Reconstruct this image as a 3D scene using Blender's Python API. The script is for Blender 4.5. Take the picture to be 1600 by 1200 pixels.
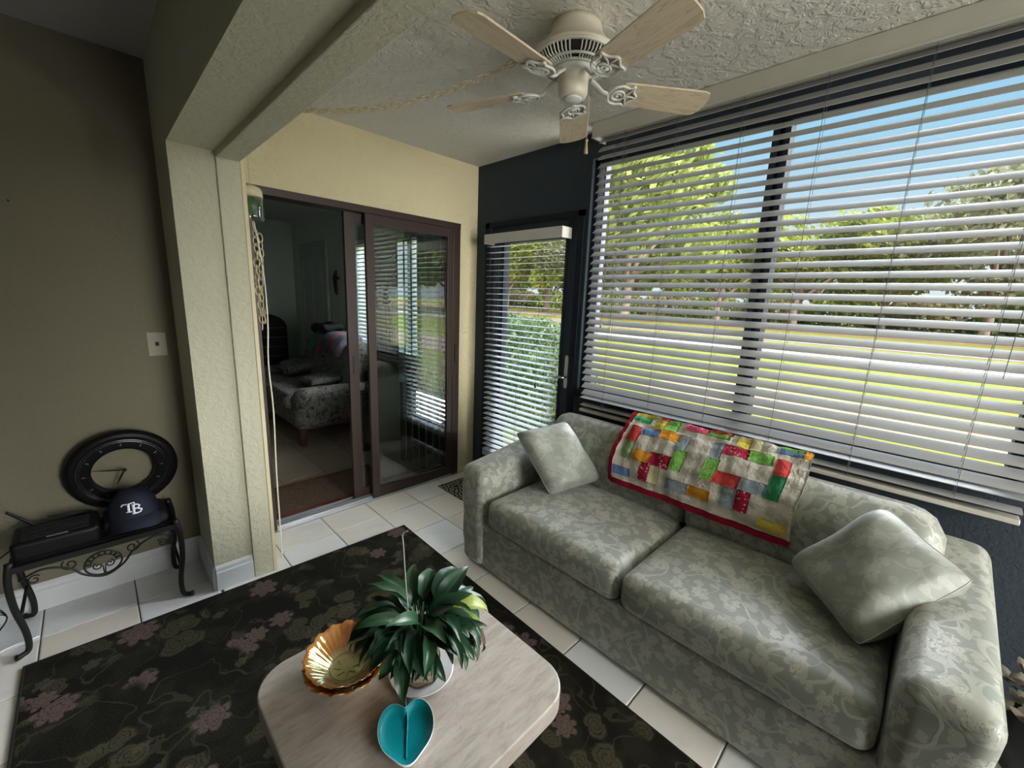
import bpy, math, random
import numpy as np
from mathutils import Vector, Matrix
rnd = random.Random(7)
PI = math.pi
for o in list(bpy.data.objects): bpy.data.objects.remove(o)
C = bpy.context.scene.collection
sc = bpy.context.scene

# ------------------------------------------------------------------ camera
cam_d = bpy.data.cameras.new('camera'); cam = bpy.data.objects.new('camera', cam_d); C.objects.link(cam)
yaw, pit, rol = math.radians(45.15), math.radians(-11.54), math.radians(2.25)
f = Vector((math.sin(yaw)*math.cos(pit), math.cos(yaw)*math.cos(pit), math.sin(pit)))
r0 = Vector((math.cos(yaw), -math.sin(yaw), 0)); u0 = r0.cross(f)
R_ = math.cos(rol)*r0 + math.sin(rol)*u0; U_ = -math.sin(rol)*r0 + math.cos(rol)*u0
M = Matrix((R_, U_, -f)).transposed().to_4x4(); M.translation = Vector((0, 0, 1.47))
cam.matrix_world = M
cam_d.sensor_width = 36; cam_d.lens = 653.36/1600*36; cam_d.clip_start = .02; cam_d.clip_end = 500
sc.camera = cam
# ------------------------------------------------------------------ world, sun, added fill lamps, exposure
w = bpy.data.worlds.new('sky'); sc.world = w; w.use_nodes = True
nt = w.node_tree; nt.nodes.clear()
tc = nt.nodes.new('ShaderNodeTexCoord'); sx = nt.nodes.new('ShaderNodeSeparateXYZ'); cr = nt.nodes.new('ShaderNodeValToRGB')
bg = nt.nodes.new('ShaderNodeBackground'); wo = nt.nodes.new('ShaderNodeOutputWorld')
nt.links.new(tc.outputs['Generated'], sx.inputs[0]); nt.links.new(sx.outputs['Z'], cr.inputs[0])
nt.links.new(cr.outputs[0], bg.inputs[0]); nt.links.new(bg.outputs[0], wo.inputs[0])
e = cr.color_ramp.elements
e[0].position = 0.0; e[0].color = (.86, .95, 1, 1)
e[1].position = 1.0; e[1].color = (.12, .34, .78, 1)
for p, c in ((.12, (.72, .90, 1, 1)), (.3, (.40, .74, .98, 1)), (.55, (.25, .55, .9, 1))):
    q = e.new(p); q.color = c
bg.inputs[1].default_value = .92
def sun(name, az, el, ang, energy, col):
    l = bpy.data.lights.new(name, 'SUN'); l.energy = energy; l.angle = math.radians(ang); l.color = col
    o = bpy.data.objects.new(name, l); C.objects.link(o)
    d = Vector((math.cos(az)*math.cos(el), math.sin(az)*math.cos(el), math.sin(el)))
    o.rotation_euler = d.to_track_quat('Z', 'Y').to_euler(); o.location = d*30
    return o
sun('soft_fill_sun_side', math.radians(-8), math.radians(22), 50, 12.0, (.93, .98, 1.0))  # added broad soft sun in place of bright sky, fills the room
sun('soft_fill_sun_end', math.radians(-101), math.radians(17), 60, 19.5, (1.0, .98, .93))  # added soft sun from behind the viewer, fills yellow wall and jambs
sun('sun_direct', math.radians(200), math.radians(52), 1.0, 5.0, (1.0, .93, .80))
def bounce_fill(name, x0, x1, y0, y1, z, d, watts, col):
    l = bpy.data.lights.new(name, 'AREA'); l.shape = 'RECTANGLE'; l.size = x1-x0; l.size_y = y1-y0; l.energy = watts; l.color = col
    o = bpy.data.objects.new(name, l); C.objects.link(o); o.location = ((x0+x1)/2, (y0+y1)/2, z)
    o.rotation_euler = Vector(d).to_track_quat('-Z', 'Y').to_euler()
# added area lamps outside below sill height, standing in for ground bounce onto ceilings
bounce_fill('bounce_fill_side', 2.5, 3.7, -4.0, 1.2, -.08, (0, 0, 1), 450, (1, .97, .90))
bounce_fill('bounce_fill_front', .4, 2.3, -5.0, -3.3, -.08, (0, 0, 1), 300, (1, .97, .90))
sc.view_settings.view_transform = 'Standard'; sc.view_settings.look = 'None'
sc.view_settings.gamma = 1; sc.view_settings.use_curve_mapping = False
sc.view_settings.exposure = 0.0

# ------------------------------------------------------------------ node helpers
class NT:
    def __init__(s, mat): s.t = mat.node_tree
    def n(s, ty, **k):
        x = s.t.nodes.new('ShaderNode'+ty)
        for a, b in k.items(): setattr(x, a, b)
        return x
    def set(s, sock, v):
        if isinstance(v, bpy.types.NodeSocket): s.t.links.new(v, sock)
        else: sock.default_value = v
    def m(s, op, a, b=0.0, c=0.0, clamp=False):
        x = s.n('Math', operation=op, use_clamp=clamp)
        s.set(x.inputs[0], a); s.set(x.inputs[1], b); s.set(x.inputs[2], c); return x.outputs[0]
    def vm(s, op, a, b=(0, 0, 0), sc_=None):
        x = s.n('VectorMath', operation=op); s.set(x.inputs[0], a); s.set(x.inputs[1], b)
        if sc_ is not None: s.set(x.inputs['Scale'], sc_)
        return x.outputs['Value'] if op in ('LENGTH', 'DOT_PRODUCT') else x.outputs['Vector']
    def mix(s, fac, a, b):
        x = s.n('Mix', data_type='RGBA'); s.set(x.inputs[0], fac)
        s.set(x.inputs[6], a if isinstance(a, bpy.types.NodeSocket) else (*a, 1) if len(a) == 3 else a)
        s.set(x.inputs[7], b if isinstance(b, bpy.types.NodeSocket) else (*b, 1) if len(b) == 3 else b)
        return x.outputs[2]
    def noise(s, vec, scale, detail=3, rough=.55, dist=0):
        x = s.n('TexNoise'); s.set(x.inputs['Vector'], vec); x.inputs['Scale'].default_value = scale
        x.inputs['Detail'].default_value = detail; x.inputs['Roughness'].default_value = rough; x.inputs['Distortion'].default_value = dist
        return x.outputs['Fac']
    def ramp(s, fac, stops):
        x = s.n('ValToRGB'); s.set(x.inputs[0], fac); el = x.color_ramp.elements
        el[0].position, el[0].color = stops[0][0], (*stops[0][1], 1)
        el[1].position, el[1].color = stops[-1][0], (*stops[-1][1], 1)
        for p, c in stops[1:-1]: q = el.new(p); q.color = (*c, 1)
        return x.outputs[0]
    def step(s, v, lo, hi):
        x = s.n('MapRange', interpolation_type='SMOOTHSTEP'); s.set(x.inputs[0], v)
        x.inputs[1].default_value = lo; x.inputs[2].default_value = hi; return x.outputs[0]
    def coord(s, kind='Object'): return s.n('TexCoord').outputs[kind]
    def bump(s, h, strength=.3, dist=.01):
        x = s.n('Bump'); x.inputs['Strength'].default_value = strength; x.inputs['Distance'].default_value = dist
        s.set(x.inputs['Height'], h); return x.outputs[0]

def mat(name, col=(.5, .5, .5), rough=.6, metal=0, spec=.5, fn=None, sheen=0, coat=0, trans=0):
    m = bpy.data.materials.new(name); m.use_nodes = True
    b = m.node_tree.nodes['Principled BSDF']
    b.inputs['Base Color'].default_value = (*col, 1); b.inputs['Roughness'].default_value = rough
    b.inputs['Metallic'].default_value = metal; b.inputs['Specular IOR Level'].default_value = spec
    b.inputs['Sheen Weight'].default_value = sheen; b.inputs['Coat Weight'].default_value = coat
    t = NT(m)
    if fn: fn(t, b)
    else:   # a trace of uneven tone so nothing is perfectly flat
        n = t.noise(t.coord(), 9, 4)
        t.set(b.inputs['Base Color'], t.mix(n, tuple(c*.9 for c in col), tuple(min(1, c*1.1) for c in col)))
    return m

def flowers(t, vec, scale, petals=5, size=.36, jit=.7):
    """mask of flower heads scattered on a surface, polar petals in voronoi cells"""
    v = t.vm('SCALE', vec, sc_=scale)
    vo = t.n('TexVoronoi', voronoi_dimensions='2D'); t.set(vo.inputs['Vector'], v)
    vo.inputs['Scale'].default_value = 1; vo.inputs['Randomness'].default_value = jit
    loc = t.vm('SUBTRACT', v, vo.outputs['Position'])
    s = t.n('SeparateXYZ'); t.set(s.inputs[0], loc)
    cs = t.n('SeparateColor'); t.set(cs.inputs[0], vo.outputs['Color'])
    ang = t.m('ADD', t.m('ARCTAN2', s.outputs[1], s.outputs[0]), t.m('MULTIPLY', cs.outputs[0], 6.28))
    d = t.m('POWER', t.m('ADD', t.m('POWER', s.outputs[0], 2.0), t.m('POWER', s.outputs[1], 2.0)), .5)
    pet = t.m('ABSOLUTE', t.m('COSINE', t.m('MULTIPLY', ang, petals/2)))
    fr = t.m('MULTIPLY', t.m('COSINE', t.m('MULTIPLY', ang, petals*4)), .025)
    sz = t.m('MULTIPLY_ADD', cs.outputs[1], size*.5, size*.65)
    rad = t.m('MULTIPLY', sz, t.m('ADD', t.m('MULTIPLY_ADD', t.m('POWER', pet, .6), .48, .52), fr))
    q = t.m('DIVIDE', d, rad)
    mask = t.m('SUBTRACT', 1.0, t.step(q, .9, 1.0))
    vein = t.m('MULTIPLY', t.step(t.m('COSINE', t.m('MULTIPLY', q, 21)), .75, .95), .55)
    cen = t.m('SUBTRACT', 1.0, t.step(q, .18, .24))
    has = t.step(cs.outputs[2], .18, .2)
    return t.m('MULTIPLY', mask, has), vein, cen, q

def vines(t, vec, scale, width=.012):
    n = t.noise(vec, scale, 1, .4, .6)
    return t.m('SUBTRACT', 1.0, t.step(t.m('ABSOLUTE', t.m('SUBTRACT', n, .5)), width*.5, width))

def damask(name, base, pat, rough=.5, scale=11, strength=.8, coord='UV', sheen=.3):
    def fn(t, b):
        v = t.coord(coord)
        wob = t.n('TexNoise'); t.set(wob.inputs['Vector'], v); wob.inputs['Scale'].default_value = 14
        v2 = t.vm('ADD', v, t.vm('SCALE', t.vm('SUBTRACT', wob.outputs['Color'], (.5, .5, .5)), sc_=.03))
        f1, vein, cen, q = flowers(t, v2, scale, 7, .37, .85)
        f2, ve2, c2, q2 = flowers(t, t.vm('ADD', v2, (.37, .21, 0)), scale*2.1, 2, .42, 1)   # leaf pairs
        vi = vines(t, v2, scale*.62, .02); vi2 = vines(t, t.vm('ADD', v2, (3, 1, 0)), scale*.9, .022)
        split = t.step(t.noise(v2, scale*5, 2), .56, .60)
        a = t.m('MULTIPLY', f1, t.m('SUBTRACT', 1.0, t.m('MAXIMUM', t.m('MULTIPLY', vein, 1.5), t.m('MULTIPLY', split, .7), 0), clamp=True))
        a = t.m('MAXIMUM', a, t.m('MULTIPLY', f2, t.m('SUBTRACT', .7, ve2)))
        a = t.m('MAXIMUM', a, t.m('MAXIMUM', t.m('MULTIPLY', vi, .75), t.m('MULTIPLY', vi2, .5)))
        a = t.m('MULTIPLY', a, strength)
        weave = t.noise(v, 260, 2, .6)
        c = t.mix(a, base, pat)
        c = t.mix(t.m('MULTIPLY', weave, .22), c, tuple(x*.6 for x in base))
        t.set(b.inputs['Base Color'], c)
        t.set(b.inputs['Roughness'], t.m('MULTIPLY_ADD', a, -.12, rough))
        big = t.noise(v, 9, 2)
        t.set(b.inputs['Normal'], t.bump(t.m('ADD', t.m('MULTIPLY', weave, .25), t.m('ADD', t.m('MULTIPLY', a, .3), t.m('MULTIPLY', big, 3))), .35, .004))
        b.inputs['Sheen Weight'].default_value = sheen
    return mat(name, base, rough, fn=fn)

def plaster(name, col, bumps=.35, scale=38):
    def fn(t, b):
        v = t.coord()
        a = t.step(t.noise(v, scale, 3, .6, .3), .42, .6)
        g = t.noise(v, 160, 2)
        t.set(b.inputs['Base Color'], t.mix(t.noise(v, 2.2, 3), tuple(x*.92 for x in col), tuple(x*1.06 for x in col)))
        t.set(b.inputs['Normal'], t.bump(t.m('ADD', a, t.m('MULTIPLY', g, .4)), bumps, .006))
    return mat(name, col, .8, spec=.25, fn=fn)

M_ = {}
M_['wall_cream'] = plaster('wall_cream_paint', (.60, .58, .44), .3)
M_['wall_yellow'] = plaster('wall_yellow_paint', (.67, .60, .385), .5, 26)
M_['wall_shaded'] = plaster('wall_cream_shaded_paint', (.23, .21, .15), .25)  # same cream paint, darkened: the living room's shade is in this colour
M_['wall_navy'] = plaster('wall_navy_paint', (.036, .048, .062), .22, 60)
M_['wall_bed'] = plaster('wall_bedroom_paint', (.50, .57, .50), .15)
M_['ceiling'] = plaster('ceiling_paint', (.64, .62, .56), .55, 22)
M_['ceil_plain'] = plaster('ceiling_plain_paint', (.50, .50, .50), .2)
M_['trim'] = mat('white_trim_paint', (.72, .75, .78), .4)
M_['bronze'] = mat('bronze_door_metal', (.040, .024, .020), .42, .2)
M_['navyframe'] = mat('navy_frame_metal', (.016, .020, .030), .65, 0, .12)
M_['alum'] = mat('aluminium', (.55, .57, .60), .35, .8)
M_['frame_lit'] = mat('navy_frame_lit_edge', (.13, .14, .20), .5, 0)  # frame edge catching daylight, its brightness put into this bluish colour
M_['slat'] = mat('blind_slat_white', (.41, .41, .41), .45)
M_['slat_door'] = mat('door_blind_white', (.60, .63, .67), .45)
M_['valance'] = mat('blind_valance_ivory', (.56, .54, .47), .5)
M_['cord'] = mat('blind_cord', (.10, .10, .10), .8)
M_['cordw'] = mat('ivory_cord', (.62, .53, .36), .5)
M_['ivory'] = mat('ivory_enamel', (.66, .62, .50), .35)
M_['iron_w'] = mat('antique_white_metal', (.68, .68, .64), .4)
M_['dark'] = mat('black_void_metal', (.01, .01, .01), .7)
M_['blackiron'] = mat('black_wrought_iron', (.006, .006, .006), .5, 0, .4)
M_['blackplastic'] = mat('black_plastic', (.0045, .005, .006), .45, 0, .25)
M_['silver'] = mat('brushed_silver', (.55, .55, .55), .3, 1)
M_['navycloth'] = mat('navy_cap_cloth', (.006, .010, .024), .85)
M_['white'] = mat('white_thread', (.85, .87, .92), .7)
M_['birch_dark'] = mat('dark_bark', (.05, .035, .025), .9)
M_['saucer'] = mat('white_ceramic', (.62, .62, .63), .25)
M_['woodfob'] = mat('fob_wood', (.45, .33, .18), .4)
M_['brown'] = mat('brown_furniture_wood', (.10, .055, .035), .45)
M_['greenglass'] = mat('green_bulb', (.01, .18, .05), .3)
M_['backdark'] = mat('dark_upholstery', (.012, .012, .013), .8)

def f_oak(a, b_, grain=7):
    def fn(t, b):
        v = t.vm('MULTIPLY', t.coord(), (1.5, 14, 14))
        n = t.noise(v, grain*.35, 2, .5, 1.2)
        rings = t.m('SINE', t.m('MULTIPLY', n, 42))
        fine = t.noise(t.vm('MULTIPLY', t.coord(), (6, 220, 220)), 1, 2)
        k = t.m('ADD', t.m('MULTIPLY', t.step(rings, .1, .9), .7), t.m('MULTIPLY', fine, .35))
        t.set(b.inputs['Base Color'], t.mix(k, a, b_))
    return fn
M_['oak'] = mat('washed_oak', (.5, .4, .28), .4, fn=f_oak((.66, .55, .38), (.50, .40, .27)))
def f_trav(t, b):
    v = t.vm('MULTIPLY', t.coord(), (5, 22, 22))
    n = t.noise(v, 2.2, 5, .65, .6); n2 = t.noise(t.coord(), 90, 3)
    c = t.ramp(n, [(.3, (.28, .245, .21)), (.5, (.38, .335, .295)), (.7, (.44, .395, .355))])
    t.set(b.inputs['Base Color'], t.mix(t.m('MULTIPLY', t.step(n2, .55, .75), .35), c, (.24, .20, .17)))
M_['trav'] = mat('travertine_laminate', (.5, .45, .4), .32, fn=f_trav)
def f_tile(a, b_):
    def fn(t, b):
        oi = t.n('ObjectInfo').outputs['Random']
        v = t.vm('ADD', t.coord(), t.vm('SCALE', (1, 1, 1), sc_=t.m('MULTIPLY', oi, 37)))
        n = t.noise(v, 7, 5, .62, .8)
        c0 = t.mix(oi, a, b_)
        c = t.mix(t.m('MULTIPLY', t.step(n, .5, .75), .35), c0, tuple(x*.72 for x in a))
        t.set(b.inputs['Base Color'], c)
    return fn
M_['tile'] = mat('glazed_floor_tile', (.6, .58, .54), .28, fn=f_tile((.84, .87, .90), (.84, .76, .67)))
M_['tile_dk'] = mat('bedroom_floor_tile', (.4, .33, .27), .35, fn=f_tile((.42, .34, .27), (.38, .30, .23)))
M_['grout'] = mat('dark_grout', (.11, .095, .08), .9)
M_['sofa'] = damask('sage_damask', (.232, .252, .215), (.45, .445, .385), .44, 9.5, .95)
M_['sofa_back'] = M_['sofa']
M_['pillow'] = damask('pillow_damask', (.225, .248, .215), (.36, .365, .32), .5, 9.5, .75)
def f_rug(t, b):
    v = t.coord('Object')
    wob = t.n('TexNoise'); t.set(wob.inputs['Vector'], v); wob.inputs['Scale'].default_value = 26
    v2 = t.vm('ADD', v, t.vm('SCALE', t.vm('SUBTRACT', wob.outputs['Color'], (.5, .5, .5)), sc_=.022))
    f1, vein, cen, q = flowers(t, v2, 5.2, 7, .36, 1)
    f2, ve2, c2, q2 = flowers(t, t.vm('ADD', v2, (.6, .3, 0)), 7.5, 2, .45, 1)
    f3, ve3, c3, q3 = flowers(t, t.vm('ADD', v2, (.2, .7, 0)), 9, 5, .30, 1)
    pile = t.noise(v, 180, 3, .7)
    ground = t.mix(t.step(t.noise(v, 5, 4), .45, .6), (.014, .013, .010), (.028, .027, .018))
    c = t.mix(t.m('MULTIPLY', vines(t, v2, 6, .012), .45), ground, (.10, .09, .055))
    c = t.mix(t.m('MULTIPLY', t.m('MULTIPLY', f2, t.step(t.noise(t.vm('ADD', v, (5, 2, 0)), 2.6, 2), .45, .5)), t.m('SUBTRACT', .60, ve2)), c, (.12, .105, .065))
    c = t.mix(t.m('MULTIPLY', t.m('MULTIPLY', f3, t.step(t.noise(t.vm('ADD', v, (1, 7, 0)), 2.2, 2), .5, .54)), .5), c, (.14, .125, .09))
    c = t.mix(t.m('MULTIPLY', t.m('MULTIPLY', f1, t.step(t.noise(v, 1.9, 2), .46, .50)), t.m('SUBTRACT', .85, vein)), c, (.20, .14, .125))
    c = t.mix(t.m('MULTIPLY', pile, .6), c, (.008, .008, .006))
    t.set(b.inputs['Base Color'], c)
    t.set(b.inputs['Normal'], t.bump(pile, .8, .006)); b.inputs['Specular IOR Level'].default_value = .1
M_['rug'] = mat('floral_rug_pile', (.03, .03, .02), .95, fn=f_rug)
def f_orient(t, b):
    v = t.coord('Object')
    n = t.noise(v, 9, 4, .6, 1.5)
    c = t.ramp(t.m('FRACT', t.m('MULTIPLY', n, 6)), [(0, (.10, .07, .05)), (.4, (.20, .15, .11)), (.6, (.13, .05, .035)), (1, (.17, .14, .10))])
    s = t.n('SeparateXYZ'); t.set(s.inputs[0], v)
    edge = t.m('MAXIMUM', t.step(t.m('ABSOLUTE', s.outputs[1]), .20, .215), t.step(t.m('ABSOLUTE', s.outputs[0]), .48, .5))
    t.set(b.inputs['Base Color'], t.mix(edge, c, (.20, .05, .03)))
M_['orient'] = mat('oriental_mat', (.2, .1, .07), .95, fn=f_orient)
def f_doormat(t, b):
    v = t.coord('Object'); vo = t.n('TexVoronoi', feature='DISTANCE_TO_EDGE', voronoi_dimensions='2D')
    t.set(vo.inputs['Vector'], v); vo.inputs['Scale'].default_value = 17
    k = t.step(vo.outputs['Distance'], .10, .14)
    k2 = t.step(vo.outputs['Distance'], .26, .30)
    s = t.n('SeparateXYZ'); t.set(s.inputs[0], v)
    inn = t.m('MULTIPLY', t.m('SUBTRACT', 1.0, t.step(t.m('ABSOLUTE', s.outputs[0]), .2, .205)), t.m('SUBTRACT', 1.0, t.step(t.m('ABSOLUTE', s.outputs[1]), .30, .305)))
    t.set(b.inputs['Base Color'], t.mix(t.m('MULTIPLY', inn, t.m('SUBTRACT', k, k2)), (.012, .012, .012), (.42, .38, .3)))
M_['doormat'] = mat('doormat_rubber', (.02, .02, .02), .9, fn=f_doormat)
M_['bedsofa'] = None
def f_bedsofa(t, b):
    v = t.coord('Object')
    n = t.noise(v, 16, 5, .7, 2.0); n2 = t.noise(t.vm('ADD', v, (3, 1, 2)), 26, 4, .6, 1)
    c = t.ramp(n, [(.35, (.02, .02, .022)), (.48, (.10, .10, .085)), (.52, (.30, .30, .27)), (.6, (.07, .075, .06)), (.75, (.26, .23, .2))])
    t.set(b.inputs['Base Color'], t.mix(t.step(n2, .6, .63), c, (.22, .12, .10)))
M_['bedsofa'] = mat('dark_floral_upholstery', (.1, .1, .1), .85, fn=f_bedsofa)
def f_birch(t, b):
    v = t.coord('Object'); n = t.noise(t.vm('MULTIPLY', v, (10, 10, 75)), 1.2, 5, .65, .5)
    c = t.ramp(n, [(.34, (.05, .035, .022)), (.44, (.17, .13, .085)), (.6, (.25, .20, .14)), (.75, (.36, .31, .24))])
    t.set(b.inputs['Base Color'], c); t.set(b.inputs['Normal'], t.bump(n, .6, .004))
M_['birch'] = mat('birch_bark', (.4, .3, .2), .85, fn=f_birch)
def f_carn(t, b):
    v = t.coord('Object'); n = t.noise(v, 14, 3)
    s = t.n('SeparateXYZ'); t.set(s.inputs[0], v)
    d = t.m('POWER', t.m('ADD', t.m('POWER', s.outputs[0], 2.0), t.m('POWER', s.outputs[1], 2.0)), .5)
    c = t.ramp(n, [(.3, (.36, .10, .018)), (.5, (.48, .155, .03)), (.7, (.56, .25, .08))])
    t.set(b.inputs['Base Color'], t.mix(t.m('SUBTRACT', 1.0, t.step(d, .05, .062)), c, (.55, .42, .20)))
    b.inputs['Thin Film Thickness'].default_value = 380; b.inputs['Thin Film IOR'].default_value = 1.9
M_['carnival'] = mat('iridescent_marigold_glass', (.5, .2, .05), .14, .12, fn=f_carn, coat=1)
M_['teal'] = mat('teal_enamel', (.0, .23, .27), .35, coat=.3)
M_['dishwhite'] = mat('white_glaze', (.75, .78, .78), .25)

def f_leaf(c1, c2):
    def fn(t, b):
        oi = t.n('ObjectInfo').outputs['Random']; g = t.coord('UV')
        s = t.n('SeparateXYZ'); t.set(s.inputs[0], g)
        mid = t.m('SUBTRACT', 1.0, t.step(t.m('ABSOLUTE', t.m('SUBTRACT', s.outputs[0], .5)), .01, .05))
        ve = t.step(t.m('COSINE', t.m('MULTIPLY', t.m('ADD', s.outputs[1], t.m('ABSOLUTE', t.m('SUBTRACT', s.outputs[0], .5))), 60)), .8, 1)
        c = t.mix(oi, c1, c2)
        t.set(b.inputs['Base Color'], t.mix(t.m('ADD', t.m('MULTIPLY', mid, .4), t.m('MULTIPLY', ve, .25)), c, tuple(x*2.2 for x in c2)))
    return fn
M_['leaf'] = mat('peace_lily_leaf', (.02, .08, .03), .32, fn=f_leaf((.008, .030, .015), (.028, .078, .034)))
M_['leaf_y'] = mat('peace_lily_yellow_leaf', (.2, .25, .03), .4, fn=f_leaf((.13, .20, .02), (.20, .24, .04)))
M_['leaf_b'] = mat('peace_lily_brown_leaf', (.15, .07, .03), .7, fn=f_leaf((.05, .022, .012), (.10, .05, .025)))

def glass_mat(name, f0=.04, tint=(.95, .97, .97)):
    m = bpy.data.materials.new(name); m.use_nodes = True; t = NT(m); t.t.nodes.clear()
    g = t.n('NewGeometry'); d = t.m('ABSOLUTE', t.vm('DOT_PRODUCT', g.outputs['Incoming'], g.outputs['Normal']))
    fr = t.m('MULTIPLY_ADD', t.m('POWER', t.m('SUBTRACT', 1.0, d), 5.0), 1-f0, f0, clamp=True)
    tr = t.n('BsdfTransparent'); tr.inputs[0].default_value = (*tint, 1)
    gl = t.n('BsdfGlossy'); gl.inputs['Roughness'].default_value = 0; gl.inputs['Color'].default_value = (1, 1, 1, 1)
    mx = t.n('MixShader'); t.set(mx.inputs[0], fr); t.t.links.new(tr.outputs[0], mx.inputs[1]); t.t.links.new(gl.outputs[0], mx.inputs[2])
    o = t.n('OutputMaterial'); t.t.links.new(mx.outputs[0], o.inputs[0]); return m
M_['glass'] = glass_mat('window_glass', .012, (.99, .99, .99))
M_['glass_slider'] = glass_mat('slider_glass', .10, (.95, .975, .965))
M_['jarglass'] = glass_mat('jar_glass', .10, (.90, .93, .93))

def f_foliage(c1, c2, c3):
    def fn(t, b):
        v = t.coord('Object'); n = t.noise(v, .9, 3); g = t.n('NewGeometry').outputs['Random Per Island']
        c = t.mix(g, t.mix(n, c1, c2), c3)
        t.set(b.inputs['Base Color'], c)
        tr = t.n('BsdfTranslucent'); t.set(tr.inputs[0], c)
        mx = t.n('MixShader'); mx.inputs[0].default_value = .42
        out = [x for x in t.t.nodes if x.type == 'OUTPUT_MATERIAL'][0]
        t.t.links.new(b.outputs[0], mx.inputs[1]); t.t.links.new(tr.outputs[0], mx.inputs[2]); t.t.links.new(mx.outputs[0], out.inputs[0])
    return fn
M_['fol_a'] = mat('oak_foliage', (.2, .3, .05), .7, fn=f_foliage((.085, .125, .02), (.19, .24, .04), (.29, .33, .09)))
M_['fol_b'] = mat('yellow_foliage', (.2, .3, .05), .7, fn=f_foliage((.15, .20, .025), (.30, .34, .04), (.38, .42, .10)))
M_['fol_c'] = mat('grey_foliage', (.2, .3, .05), .7, fn=f_foliage((.10, .12, .05), (.17, .19, .08), (.32, .31, .20)))
M_['fol_h'] = mat('hedge_foliage', (.05, .2, .05), .6, fn=f_foliage((.03, .085, .03), (.06, .13, .04), (.12, .18, .08)))
M_['brush'] = mat('dry_brush_foliage', (.2, .15, .1), .8, fn=f_foliage((.22, .15, .11), (.32, .24, .17), (.24, .26, .09)))
M_['bark'] = mat('pinkish_bark', (.26, .19, .15), .9)
def f_ground(a, b_, s):
    def fn(t, b):
        v = t.coord('Object'); n = t.noise(v, s, 5, .65)
        t.set(b.inputs['Base Color'], t.mix(t.step(n, .35, .65), a, b_))
    return fn
M_['lawn'] = mat('sunlit_lawn', (.4, .5, .05), .9, spec=.1, fn=f_ground((.15, .18, .022), (.20, .21, .035), .8))
M_['road'] = mat('pale_concrete', (.7, .65, .6), .9, fn=f_ground((.34, .31, .29), (.38, .36, .34), 2))
M_['pinkroad'] = mat('pink_gravel', (.6, .4, .35), .9, fn=f_ground((.20, .14, .125), (.26, .20, .18), 3))
M_['mulch'] = mat('orange_mulch', (.5, .25, .12), .9, fn=f_ground((.18, .09, .045), (.24, .14, .06), .6))
M_['peach'] = mat('peach_paving', (.7, .55, .4), .9, fn=f_ground((.22, .16, .095), (.26, .20, .12), 2))

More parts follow.
